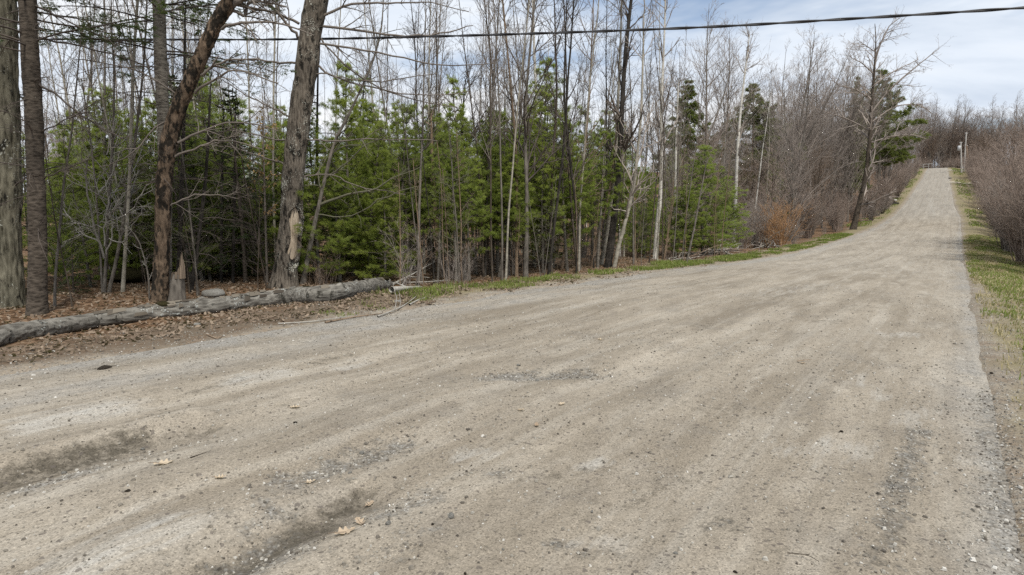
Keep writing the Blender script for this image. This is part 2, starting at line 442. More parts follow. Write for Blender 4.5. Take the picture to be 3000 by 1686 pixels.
x, y = xy_of(RU, RV)
def road_rel(u, v):
    w = smooth(-.3, .6, np.minimum(v_left(u) - v, v - v_right(u)))
    un = u * .16
    r = (vnoise(un * 1.0, v, .55, 21) - .5) * .05 + (vnoise(u * .35, v, .22, 22) - .5) * .022 + (vnoise(u, v, .9, 23) - .5) * .03 + (vnoise(u, v, .12, 24) - .5) * .008
    return r * w
RZ = zroad(RU) + road_rel(RU, RV) + seg_field(RUT, RU, RV, 'add')
edge = np.minimum(v_left(RU) - RV, RV - v_right(RU)) + (vnoise(x, y, .35, 31) - .5) * .16 + (vnoise(x, y, 1.3, 32) - .5) * .42
RZ = RZ - .20 * smooth(.12, -.45, edge)
RZ = RZ + .03 * smooth(0, 2.5, np.minimum(v_left(RU) - RV, RV - v_right(RU)))
def road_material():
    m = M('graded gravel road', .95, .12)
    uv = m.coord('UV')              # metres along and across the road
    co = uv
    st = m.mapping(uv, (.16, 1.0, 1)); st2 = m.mapping(uv, (.3, 1.6, 1))
    s1 = m.noise(st, 1.3, 6, .62, .6); s2 = m.noise(st2, 2.6, 5, .6, .3)
    mid = m.noise(co, 1.7, 5, .62); sm = m.noise(co, 9., 5, .68); fine = m.noise(co, 75., 3, .7)
    grain = m.voro(co, 130., 'Color'); gf = m.node('ShaderNodeSeparateColor', {0: grain}).outputs[0]
    grain2 = m.voro(co, 48., 'Color'); gf2 = m.node('ShaderNodeSeparateColor', {0: grain2}).outputs[1]
    d2 = m.voro(co, 48., 'Distance')
    col = m.mix(m.ramp(s1, [(.34, 0.0), (.66, 1.0)]), (0.210, 0.180, 0.141), (0.340, 0.301, 0.246))
    col = m.mix(m.ramp(s2, [(.50, 0.0), (.74, .6)]), col, (0.408, 0.375, 0.322))
    col = m.mix(m.ramp(mid, [(.54, 0.0), (.75, .55)]), col, (0.222, 0.206, 0.183))
    col = m.mix(m.ramp(sm, [(.50, 0.0), (.72, .5)]), col, (0.189, 0.163, 0.124))
    edge = m.attr('edge')           # grey loose stone swept to the sides
    col = m.mix(m.math('MULTIPLY', edge, m.ramp(mid, [(.34, .1), (.62, .95)])), col, (0.282, 0.271, 0.251))
    trk = m.noise(m.mapping(uv, (.03, 3.2, 1)), 1.6, 3, .5, .15)         # wheel paths: bands that run with the road
    col = m.mix(m.ramp(m.math('ADD', trk, m.math('MULTIPLY', m.math('ADD', mid, -.5), .9)), [(.50, 0.0), (.68, .34)]), col, (0.172, 0.146, 0.114))
    col = m.mix(m.ramp(m.noise(m.mapping(uv, (.05, 2.1, 1), (3.3, 1.7, 0)), 1.5, 4, .6, .5), [(.54, 0.0), (.70, .42)]), col, (0.386, 0.357, 0.308))
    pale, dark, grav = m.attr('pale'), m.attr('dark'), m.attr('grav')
    brk = m.math('ADD', m.noise(m.mapping(uv, (1.2, 5, 1)), 2.2, 6, .7), -.5)
    pf = m.math('ADD', m.math('MULTIPLY', pale, .85), m.math('MULTIPLY', brk, 1.9))
    col = m.mix(m.ramp(pf, [(.28, 0.0), (1.0, .75)]), col, (0.420, 0.409, 0.380))
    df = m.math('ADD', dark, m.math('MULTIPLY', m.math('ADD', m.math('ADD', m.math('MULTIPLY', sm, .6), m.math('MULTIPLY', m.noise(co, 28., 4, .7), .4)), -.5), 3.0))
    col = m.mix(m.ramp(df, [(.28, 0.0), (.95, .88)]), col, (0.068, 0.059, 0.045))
    # grit: single grains lighter or darker than the soil between them
    speck = m.ramp(gf, [(0.0, .50), (.14, .82), (.55, 1.0), (.86, 1.06), (1.0, 1.32)])
    col = m.mix(1.0, col, speck, 'MULTIPLY')
    gm = m.math('ADD', m.math('MULTIPLY', m.math('MAXIMUM', grav, m.math('MULTIPLY', edge, .5)), .8), m.math('MULTIPLY', m.math('ADD', sm, -.5), 2.6))
    stone = m.ramp(gf2, [(0.0, (0.093, 0.091, 0.084)), (.4, (0.198, 0.194, 0.183)), (.75, (0.282, 0.276, 0.259)), (1.0, (0.394, 0.387, 0.367))])
    stone = m.mix(m.ramp(d2, [(.35, 0.0), (.8, .8)]), stone, (0.117, 0.098, 0.076))
    col = m.mix(m.ramp(gm, [(.34, 0.0), (.95, .75)]), col, stone)
    sp2 = m.math('GREATER_THAN', gf2, .985)
    col = m.mix(m.math('MULTIPLY', sp2, .7), col, (0.100, 0.086, 0.076))
    h = m.math('ADD', m.math('MULTIPLY', sm, .9), m.math('ADD', m.math('MULTIPLY', fine, .20), m.math('MULTIPLY', gf, .06)))
    h = m.math('ADD', h, m.math('MULTIPLY', s2, .6))
    h = m.math('ADD', h, m.math('MULTIPLY', m.math('MULTIPLY', m.math('SUBTRACT', .6, d2), .4), m.ramp(gm, [(.3, 0.15), (.62, 1.0)])))
    return m.finish(col, m.bump(h, .85, .028))
edgem = 1 - smooth(.15, 1.3, np.minimum(v_left(RU) - RV, (RV - v_right(RU)) * 2.6) + (vnoise(RU * .3, RV, .5, 33) - .5) * .9)
edgem = np.maximum(edgem, .8 * np.exp(-((RV - 6.35 + .25 * np.sin(RU * .6)) / .35) ** 2) * (1 - smooth(10, 16, RU)))
edgem = np.maximum(edgem, .7 * smooth(70, 100, RU))
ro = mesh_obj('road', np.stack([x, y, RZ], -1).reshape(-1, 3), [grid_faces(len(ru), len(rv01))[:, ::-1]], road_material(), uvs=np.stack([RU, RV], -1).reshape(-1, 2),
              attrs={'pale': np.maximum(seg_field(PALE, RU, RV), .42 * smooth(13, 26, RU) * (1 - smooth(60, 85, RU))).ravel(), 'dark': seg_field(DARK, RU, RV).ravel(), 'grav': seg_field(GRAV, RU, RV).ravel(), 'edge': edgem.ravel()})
tag(ro, kind='structure')
from mathutils.bvhtree import BVHTree
_bvh = [BVHTree.FromPolygons([tuple(v) for v in np.array([p.co[:] for p in o.data.vertices])], [tuple(p.vertices) for p in o.data.polygons]) for o in (ro, go)]
def top(x, y):
    """surface height of road or ground"""
    z = -1e9; nrm = Vector((0, 0, 1))
    for b in _bvh:
        h = b.ray_cast(Vector((x, y, 60)), Vector((0, 0, -1)))
        if h[0] is not None and h[0].z > z: z = h[0].z; nrm = h[1]
    return z, nrm
def put_s(px, py):
    """surface point under a pixel of the 2576 px view"""
    d = Vector(ray(px * G, py * G)).normalized(); best = None
    for b in _bvh:
        h = b.ray_cast(Vector((0, 0, EYE)), d)
        if h[0] is not None and (best is None or h[3] < best[3]): best = h
    return np.array(best[0][:]), best[1]

# pale driveways that join the road on the right of the hill
dm = M('pale driveway gravel', .95, .1)
dmat = dm.finish(dm.mix(dm.noise(dm.coord(), 3., 4), (.36, .32, .25), (.52, .48, .40)))
for ua, ub, w in ((164.5, 166.5, 1.0), (139.0, 140.5, .8)):
    vv = np.linspace(float(v_right(ua)) + .3, float(v_right(ua)) - 9, 24)
    P = []
    for k, v in enumerate(vv):
        uc = ua + (ub - ua) * k / 23
        for s in (-.5, 0, .5):
            u = uc + s * w * 2; xx, yy = xy_of(u, v); P.append((xx, yy, top(xx, yy)[0] + .05))
    tag(mesh_obj('driveway', np.array(P), [grid_faces(24, 3)], dmat), kind='structure')

# ------------------------------------------------------------------ materials of the wood
BK_DARK = bark_mat('dark scaly bark', (.022, .017, .013), (.105, .085, .066), (30, 30, 7), lichen=.45, moss=.35)
BK_SPRUCE = bark_mat('dark conifer bark', (.017, .014, .011), (.110, .091, .073), (14, 14, 34), lichen=.25)
BK_PINE = bark_mat('grey pine bark', (.040, .036, .030), (.215, .195, .165), (12, 12, 36), lichen=.35)
BK_SCALY = bark_mat('flaking brown bark', (.020, .015, .011), (.190, .138, .096), (24, 24, 7), moss=.85, bump=1.0)
BK_MAPLE = bark_mat('maple bark', (.040, .033, .027), (.185, .160, .130), (34, 34, 6), lichen=1.15, moss=.62, lichen_col=(.46, .46, .40), spot=9.0, bump=1.0)
BK_ASH = bark_mat('ridged mossy bark', (.020, .018, .010), (.215, .200, .150), (22, 22, 4.5), lichen=.6, moss=.3, bump=1.0)
BK_LOG = bark_mat('weathered log bark', (.045, .040, .034), (.235, .222, .195), (5, 26, 26), lichen=.95, moss=.3, lichen_col=(.38, .40, .38), spot=6.0, bump=1.0, moss_col=(.030, .028, .022), turn=-.85)
BK_BIRCH = bark_mat('white birch bark', (.40, .38, .34), (.60, .58, .53), (6, 6, 12), streak=(.06, .05, .04), bump=.2)
BK_ASPEN = bark_mat('pale aspen bark', (.19, .175, .14), (.36, .335, .28), (8, 8, 12), streak=(.05, .042, .034), bump=.25)
BK_TAN = bark_mat('tan sapling bark', (.115, .080, .052), (.25, .185, .130), (10, 10, 14), streak=(.05, .035, .025), bump=.25)
BK_GREY = bark_mat('grey hardwood bark', (.062, .054, .046), (.195, .175, .150), (22, 22, 6), lichen=.4)
BK_BLACK = bark_mat('black wet bark', (.012, .0105, .009), (.052, .046, .040), (24, 24, 6), lichen=.2)
BK_DEAD = bark_mat('bleached dead wood', (.20, .185, .16), (.42, .40, .36), (14, 14, 5))
TW_GREY = twig_mat('grey twigs', (.12, .102, .088), (.245, .215, .185))
TW_DARK = twig_mat('dark twigs', (.048, .040, .035), (.145, .120, .102))
TW_TAN = twig_mat('tan twigs', (.15, .108, .078), (.29, .222, .170))
TW_RED = twig_mat('red brown twigs', (.195, .150, .125), (.38, .305, .255))
TW_PINK = twig_mat('mauve grey twigs', (.185, .157, .138), (.38, .330, .290))
TW_RUST = twig_mat('rusty twigs', (.27, .145, .070), (.50, .31, .165))
TW_PALE = twig_mat('bleached twigs', (.23, .215, .19), (.42, .40, .36))
TW_OLIVE = twig_mat('olive grey twigs', (.095, .092, .060), (.20, .195, .140))
LF_PINE = leaf_mat('pine needles', (.135, .180, .034), (.360, .410, .100), (.230, .300, .075), .5)
LF_PINE_FAR = leaf_mat('distant pine needles', (.080, .115, .034), (.205, .240, .078), (.165, .185, .062), .4)
LF_SPRUCE = leaf_mat('spruce needles', (.024, .044, .018), (.066, .098, .036), (.040, .062, .028), .25)
LF_DEAD = leaf_mat('withered beech leaves', (.30, .19, .085), (.50, .35, .17), (.40, .26, .12), .35)

# ------------------------------------------------------------------ prototypes
def trunk_line(rng, H, r0, n=18, wander=.012, tip=.006, lean=(0, 0), power=1.0):
    d = np.array([[lean[0], lean[1], 1.0]])
    P, _ = march(np.zeros((1, 3)), norm(d), np.array([H]), np.array([r0]), rng, n, wander, .015)
    P[:, 0, 2] -= .15
    R = (tip + (r0 - tip) * (1 - np.linspace(0, 1, n)) ** power)[None]
    R[:, 0] *= 1.25
    return P, R
def proto(name, cat, parts): return dict(name=name, cat=cat, parts=parts)

def bare_proto(seed, H, r0, tb, tw, first=.35, n1=30, L1=1.6, a1=(25, 50), up=.06, n2=5, n3=4, rmin=.004, forks=0, wander=.1, lean=(.0, .0), cat='tree', name='bare_tree', k=6, a2=(25, 55)):
    rng = np.random.default_rng(seed)
    P, R = trunk_line(rng, H, r0, 22, .018, .008, lean)
    tb_ = Bag(); tb_.tubes(P, R, 8)
    Pm, Rm = P, R
    if forks:
        Pf, Rf, _, _ = spawn(P, R, rng, forks, .25, .6, (14, 32), .62, .75, 14, .03, .06, .12)
        tb_.tubes(Pf, Rf, 6)
        Pm = np.concatenate([P[:, np.linspace(0, 21, 14).astype(int)], Pf]); Rm = np.concatenate([R[:, np.linspace(0, 21, 14).astype(int)], Rf])
    cr = Bag()
    B = len(Pm); per = np.full(B, max(4, int(n1 / (1 + .55 * (B - 1))))); per[0] = n1
    t0 = first
    P1, R1, i1, t1 = spawn(Pm, Rm, rng, per, t0, .98, a1, .3, .42, 8, wander, up, .18, rmin * 1.3, lens=lambda t: L1 * (1.1 - .85 * np.clip((t - t0) / (1 - t0), 0, 1) ** 1.3))
    cr.tubes(P1, R1, 4, rng.uniform(0, .6, len(P1)))
    P2, R2, _, _ = spawn(P1, R1, rng, n2, .12, .97, a2, .52, .6, 6, wander * 1.2, up, .3, rmin)
    cr.tubes(P2, R2, 3, rng.uniform(.1, .8, len(P2)))
    P3, R3, _, _ = spawn(P2, R2, rng, n3, .15, .98, a2, .52, .7, 4, wander * 1.4, up, .5, rmin * .85)
    cr.tubes(P3, R3, 3, rng.uniform(.2, 1, len(P3)))
    return proto(name, cat, [('trunk', tb_.build('trunk', tb, link=False)), ('branches', cr.build('branches', tw, link=False))])

def shrub_proto(seed, H, stems, tb, tw, spread=.5, n2=9, n3=6, n4=0, rmin=.005, r0=.02, up=.05, name='shrub', cat='shrub', base_r=.25, wander=.08):
    rng = np.random.default_rng(seed)
    a = rng.uniform(0, 2 * PI, stems); rr = base_r * np.sqrt(rng.uniform(0, 1, stems))
    pos = np.stack([rr * np.cos(a), rr * np.sin(a), np.full(stems, -.12)], -1)
    sp = rng.uniform(0, spread, stems); b = a + rng.normal(0, .5, stems)
    d = norm(np.stack([sp * np.cos(b), sp * np.sin(b), np.ones(stems)], -1))
    P, R = march(pos, d, H * rng.uniform(.55, 1.1, stems), r0 * rng.uniform(.6, 1.2, stems), rng, 10, wander, up * .4, .2)
    st = Bag(); st.tubes(P, R, 5, rng.uniform(0, 1, stems))
    tg = Bag()
    P2, R2, _, _ = spawn(P, R, rng, n2, .18, .98, (20, 55), .42, .6, 6, wander * 1.3, up, .3, rmin)
    tg.tubes(P2, R2, 3, rng.uniform(0, .8, len(P2)))
    P3, R3, _, _ = spawn(P2, R2, rng, n3, .1, .98, (25, 60), .5, .7, 4, wander * 1.6, up, .5, rmin * .8)
    tg.tubes(P3, R3, 3, rng.uniform(.2, 1, len(P3)))
    if n4:
        P4, R4, _, _ = spawn(P3, R3, rng, n4, .1, .98, (25, 60), .55, .8, 3, wander * 1.6, up, .6, rmin * .75)
        tg.tubes(P4, R4, 3, rng.uniform(.3, 1, len(P4)))
    return proto(name, cat, [('stems', st.build('stems', tb, link=False)), ('twigs', tg.build('twigs', tw, link=False))])

def blades(pos, d, rng, m, L, w, spread, tint_lo=0., tint_hi=1., flat=0.0, tint_base=None):
    """m needle blades round every direction d at pos"""
    N = len(pos); idx = np.repeat(np.arange(N), m)
    r = rng.normal(size=(N * m, 3)); r[:, 2] *= (1 - flat)
    r = norm(r)
    dd = norm(d[idx] + spread * r)
    Ln = (L * rng.uniform(.7, 1.2, N * m))[:, None]
    side = norm(np.cross(dd, norm(rng.normal(size=(N * m, 3))))) * (w * .5)
    p0 = pos[idx]; tipn = p0 + dd * Ln; tipn[:, 2] -= Ln[:, 0] * .10
    mid = p0 + dd * Ln * .45
    V = np.stack([p0, mid + side, tipn, mid - side], 1).reshape(-1, 3)
    Q = (np.arange(N * m) * 4)[:, None] + np.arange(4)[None]
    tb = rng.uniform(tint_lo, tint_hi, N) if tint_base is None else tint_base
    t = np.repeat(np.clip(tb[idx] + rng.normal(0, .1, N * m), 0, 1), 4)
    return V, Q, t
def pine_proto(seed, H=7., z0=.8, Lmax=1.7, r0=.075, dens=1.0, m=14, nl=.15, wl=.0068, dead=0, mat=None, name='pine_tree', prof=None, up=.05, tb=None):
    rng = np.random.default_rng(seed)
    P, R = trunk_line(rng, H, r0, 24, .012, .008)
    t_ = Bag(); t_.tubes(P, R, 8)
    br = Bag(); fo = Bag()
    zs = []; z = z0
    while z < H - .25: zs.append(z); z += rng.uniform(.36, .64) * max(.6, min(1, H / 9))
    pos, dirs, Ls, rr = [], [], [], []
    for z in zs:
        f = (z - z0) / (H - z0); i = min(int(z / H * 23), 22)
        c = P[0, i] + (P[0, i + 1] - P[0, i]) * (z / H * 23 - i)
        prf = (prof(f) if prof else min(1, .55 + f * 1.8) * (1 - f) ** .72)
        nb = rng.integers(4, 7); a0 = rng.uniform(0, 2 * PI)
        for k in range(nb):
            a = a0 + 2 * PI * k / nb + rng.normal(0, .2)
            el = math.radians(2 + 44 * f ** 1.4 + rng.normal(0, 8))
            pos.append(c); dirs.append((math.cos(a) * math.cos(el), math.sin(a) * math.cos(el), math.sin(el)))
            Ls.append(Lmax * prf * rng.uniform(.45, 1.25) + .12); rr.append(.010 + .012 * (1 - f))
    pos, dirs, Ls, rr = map(np.array, (pos, dirs, Ls, rr))
    P1, R1 = march(pos, dirs, Ls, rr, rng, 8, .06, up, .3)
    br.tubes(P1, R1, 4, rng.uniform(0, .5, len(P1)))
    per = np.maximum(2, (Ls * 6.5 * dens).astype(int))
    P2, R2, _, _ = spawn(P1, R1, rng, per, .22, .98, (30, 60), .42, .6, 5, .08, .05, .4, .003, .5)
    P2[:, :, 2] = P2[:, :1, 2] + (P2[:, :, 2] - P2[:, :1, 2]) * .4
    br.tubes(P2, R2, 3, rng.uniform(.2, .8, len(P2)))
    P3, R3, _, _ = spawn(P2, R2, rng, 3, .2, .95, (30, 60), .55, .7, 3, .08, .06, .5, .0025, .4)
    P3[:, :, 2] = P3[:, :1, 2] + (P3[:, :, 2] - P3[:, :1, 2]) * .5
    def tufts(Pp, frac, m_):
        n = Pp.shape[1]
        ps, ds = [], []
        for t in frac:
            f = t * (n - 1); i = min(int(f), n - 2); w = f - i
            ps.append(Pp[:, i] * (1 - w) + Pp[:, i + 1] * w); ds.append(norm(Pp[:, i + 1] - Pp[:, i]))
        ps, ds = np.concatenate(ps), np.concatenate(ds)
        tone = np.clip(vnoise(ps[:, 0] * 1.0 + ps[:, 2] * .7, ps[:, 1] + ps[:, 2] * .5, .42, seed) * 1.1 - .05 + rng.normal(0, .12, len(ps)), 0, 1)
        V, Q, t_i = blades(ps, ds, rng, m_, nl, wl, .62, tint_base=tone); fo.add(V, Q=Q, tint=t_i)
    tufts(P1, (.8, 1.0), m)
    tufts(P2, (.55, .8, 1.0), m)
    tufts(P3, (.6, 1.0), m)
    if dead:
        n = dead; zz = rng.uniform(.3, z0, n); a = rng.uniform(0, 2 * PI, n)
        pd = np.stack([np.interp(zz, P[0, :, 2], P[0, :, 0]), np.interp(zz, P[0, :, 2], P[0, :, 1]), zz], -1)
        dd = np.stack([np.cos(a), np.sin(a), rng.uniform(-.1, .35, n)], -1)
        Pd, Rd = march(pd, norm(dd), rng.uniform(.4, 1.3, n), np.full(n, .007), rng, 6, .08, -.02, .3)
        br.tubes(Pd, Rd, 3, rng.uniform(.3, 1, n))
        Pe, Re, _, _ = spawn(Pd, Rd, rng, 3, .2, .9, (30, 70), .4, .7, 4, .1, 0, .4, .003)
        br.tubes(Pe, Re, 3, rng.uniform(.3, 1, len(Pe)))
    return proto(name, 'pine tree', [('trunk', t_.build('trunk', tb or BK_PINE, link=False)), ('branches', br.build('branches', TW_DARK, link=False)), ('foliage', fo.build('foliage', mat or LF_PINE, link=False, smooth_shade=False))])
def spruce_sprays(P1, R1, rng, br, fo, per=9, m=5, nl=.045, wl=.010, tone_seed=1):
    """flat dark sprays hung on the branches P1"""
    P2, R2, _, _ = spawn(P1, R1, rng, per, .25, .99, (38, 62), .36, .6, 5, .06, -.02, .4, .003, .55)
    P2[:, :, 2] = P2[:, :1, 2] + (P2[:, :, 2] - P2[:, :1, 2]) * .35
    br.tubes(P2, R2, 3, rng.uniform(0, .6, len(P2)))
    P3, R3, _, _ = spawn(P2, R2, rng, 4, .15, .95, (35, 60), .5, .7, 3, .05, -.02, .5, .0025, .4)
    P3[:, :, 2] = P3[:, :1, 2] + (P3[:, :, 2] - P3[:, :1, 2]) * .3
    for Pp, fr in ((P1, (.6, .75, .9, 1.)), (P2, (.15, .3, .45, .6, .75, .9, 1.)), (P3, (.2, .5, .8, 1.))):
        n = Pp.shape[1]
        for t in fr:
            f = t * (n - 1); i = min(int(f), n - 2); w = f - i
            ps = Pp[:, i] * (1 - w) + Pp[:, i + 1] * w; ds = norm(Pp[:, i + 1] - Pp[:, i])
            tone = np.clip(vnoise(ps[:, 0] + ps[:, 2], ps[:, 1], .5, tone_seed) + rng.normal(0, .1, len(ps)), 0, 1)
            V, Q, ti = blades(ps, ds, rng, m, nl, wl, .85, flat=.75, tint_base=tone); fo.add(V, Q=Q, tint=ti)
def spruce_proto(seed, H=7., z0=.6, Lmax=1.5, r0=.08, m=5):
    rng = np.random.default_rng(seed)
    P, R = trunk_line(rng, H, r0, 24, .008, .008)
    t_ = Bag(); t_.tubes(P, R, 8); br = Bag(); fo = Bag()
    n = int((H - z0) * 15); f = np.sort(rng.uniform(0, 1, n)) ** 1.0; zz = z0 + f * (H - z0 - .1); a = np.arange(n) * 2.4 + rng.normal(0, .4, n)
    pos = np.stack([np.interp(zz, P[0, :, 2], P[0, :, 0]), np.interp(zz, P[0, :, 2], P[0, :, 1]), zz], -1)
    el = np.radians(-8 + 38 * f ** 2)
    d = np.stack([np.cos(a) * np.cos(el), np.sin(a) * np.cos(el), np.sin(el)], -1)
    P1, R1 = march(pos, d, Lmax * (1 - f) ** .8 * rng.uniform(.6, 1.1, n) + .12, np.full(n, .012), rng, 8, .05, -.012, .3)
    br.tubes(P1, R1, 4, rng.uniform(0, .5, n))
    spruce_sprays(P1, R1, rng, br, fo, 8, m)
    return proto('spruce_tree', 'spruce tree', [('trunk', t_.build('trunk', BK_SPRUCE, link=False)), ('branches', br.build('branches', TW_DARK, link=False)), ('foliage', fo.build('foliage', LF_SPRUCE, link=False, smooth_shade=False))])

def place(p, loc, rz=0., s=1., label=None, group=None, sxy=None, tilt=(0, 0), name=None, cat=None):
    e = empty(name or p['name'], loc, label, cat or p['cat'], group)
    e.rotation_euler = (tilt[0], tilt[1], rz); e.scale = (sxy or s, sxy or s, s)
    for n, me in p['parts']:
        o = bpy.data.objects.new(n, me); C.objects.link(o); o.parent = e
    return e

pines = [pine_proto(1, 7, .5, 1.85, dens=1.15), pine_proto(2, 7, 1.0, 1.5, dead=14), pine_proto(3, 7, 2.2, 1.5, dead=40), pine_proto(4, 7, .4, 1.5, dens=.9), pine_proto(5, 7, 2.6, 1.3, dead=46, dens=.85)]
pine_far = [pine_proto(11, 12, 2.0, 3.0, .14, dens=1.6, m=12, nl=.20, wl=.022, mat=LF_PINE_FAR, prof=lambda f: min(1, .6 + 2 * f) * (1 - f)), pine_proto(12, 12, 3.5, 3.1, .14, dens=1.5, m=12, nl=.20, wl=.022, mat=LF_PINE_FAR, prof=lambda f: min(1, .6 + 2 * f) * (1 - f))]
seedling = pine_proto(21, 1.0, .08, .45, .016, dens=2.4, m=10, nl=.10, wl=.009)
spruces = [spruce_proto(31, 7, .7, 1.7), spruce_proto(32, 5, .3, 1.3)]
poles = {
    'grey': [bare_proto(41, 11, .042, BK_GREY, TW_GREY, .32, 30, 1.5, (25, 48), .05), bare_proto(42, 12, .048, BK_GREY, TW_DARK, .38, 28, 1.8, (22, 42), .05)],
    'dark': [bare_proto(43, 11.5, .042, BK_BLACK, TW_DARK, .3, 30, 1.5, (28, 50), .05), bare_proto(44, 10, .034, BK_DARK, TW_DARK, .25, 28, 1.3, (28, 55), .04)],
    'aspen': [bare_proto(45, 12, .055, BK_ASPEN, TW_GREY, .42, 28, 1.6, (25, 50), .05), bare_proto(46, 11, .046, BK_ASPEN, TW_PINK, .38, 28, 1.4, (25, 45), .06)],
    'birch': [bare_proto(47, 12, .055, BK_BIRCH, TW_DARK, .36, 32, 1.5, (25, 50), .03, rmin=.0038), bare_proto(48, 11, .048, BK_BIRCH, TW_PINK, .35, 30, 1.4, (25, 50), .04)],
    'thin': [bare_proto(51, 11, .030, BK_GREY, TW_PINK, .35, 30, 1.4, (20, 42), .06, 5, 3, .003), bare_proto(52, 12, .034, BK_ASPEN, TW_GREY, .4, 30, 1.4, (20, 40), .06, 5, 3, .003), bare_proto(53, 10, .026, BK_DARK, TW_PINK, .3, 28, 1.2, (20, 42), .06, 5, 3, .003)],
    'tan': [bare_proto(49, 10, .034, BK_TAN, TW_TAN, .4, 24, 1.2, (25, 48), .05), bare_proto(50, 9, .030, BK_TAN, TW_PINK, .3, 24, 1.2, (25, 48), .05)],
}
saplings = [bare_proto(61, 4.5, .020, BK_TAN, TW_TAN, .15, 20, .9, (30, 60), .03, 4, 3, .003, cat='sapling', name='sapling'), bare_proto(62, 3.6, .016, BK_DARK, TW_DARK, .12, 20, .9, (35, 65), .03, 4, 3, .003, cat='sapling', name='sapling'),
            bare_proto(63, 5, .022, BK_GREY, TW_OLIVE, .12, 24, 1.1, (40, 75), .02, 5, 3, .003, cat='sapling', name='sapling'), bare_proto(64, 4, .014, BK_TAN, TW_RED, .25, 12, .5, (25, 50), .05, 3, 2, .003, cat='sapling', name='sapling')]
bushy = [bare_proto(71, 12, .11, BK_GREY, TW_PINK, .14, 44, 3.8, (22, 48), .045, 6, 4, .006, forks=3, wander=.07, a2=(22, 45)), bare_proto(72, 10, .09, BK_DARK, TW_RED, .10, 44, 3.4, (24, 50), .045, 6, 4, .006, forks=4, wander=.07, a2=(22, 45)),
         bare_proto(73, 14, .13, BK_GREY, TW_PINK, .2, 44, 4.0, (24, 50), .04, 6, 4, .0065, forks=2, wander=.07, a2=(22, 45)), bare_proto(74, 9, .08, BK_DARK, TW_TAN, .07, 46, 3.0, (24, 50), .05, 6, 4, .006, forks=4, wander=.07, a2=(22, 45))]
shrubs = [shrub_proto(81, 4.6, 26, TW_RED, TW_RED, .42, 9, 6, 2, .006, .024), shrub_proto(82, 5.4, 22, BK_DARK, TW_RED, .45, 9, 6, 2, .006, .028), shrub_proto(83, 3.8, 24, TW_PINK, TW_PINK, .5, 9, 6, 2, .006, .02)]
brushy = [shrub_proto(84, 1.8, 16, TW_RED, TW_TAN, .5, 5, 3, 0, .004, .010), shrub_proto(85, 2.6, 14, TW_PINK, TW_PINK, .4, 6, 4, 0, .004, .012), shrub_proto(86, 1.2, 14, TW_TAN, TW_TAN, .7, 4, 3, 0, .0035, .007)]
rusty = shrub_proto(87, 2.7, 46, TW_RUST, TW_RUST, .42, 7, 4, 0, .006, .018, base_r=.5)

# ------------------------------------------------------------------ trees traced in the front of the wood
def spline(pts, n):
    pts = np.asarray(pts, float); m = len(pts); s = np.linspace(0, m - 1, n); out = []
    for t in s:
        i = min(int(t), m - 2); w = t - i
        p0, p1, p2, p3 = pts[max(i - 1, 0)], pts[i], pts[i + 1], pts[min(i + 2, m - 1)]
        out.append(.5 * ((2 * p1) + (-p0 + p2) * w + (2 * p0 - 5 * p1 + 4 * p2 - p3) * w ** 2 + (-p0 + 3 * p1 - 3 * p2 + p3) * w ** 3))
    return np.array(out)
def traced(pix, depth, n, tiltback=0.):
    """pix: (x, y, width px) in the 2576 view -> world points (n,3) and radii, standing at one distance"""
    P = []
    for k, (px, py, w) in enumerate(pix):
        d = depth + tiltback * k / max(1, len(pix) - 1)
        P.append((*at_s(px, py, d), w * G / F_PX * d * .5 * math.cos(math.atan((px - 1288) * G / F_PX))))
    P = spline(P, n); return P[:, :3], P[:, 3]
def extend_up(P, R, dz, n=6):
    d = norm((P[-1] - P[-4])[None])[0]
    k = np.linspace(0, 1, n + 1)[1:, None]
    P2 = P[-1] + d * k * dz + np.random.default_rng(len(P)).normal(0, .02, (n, 3)) * k
    return np.concatenate([P, P2]), np.concatenate([R, R[-1] * np.linspace(1, .25, n + 1)[1:]])
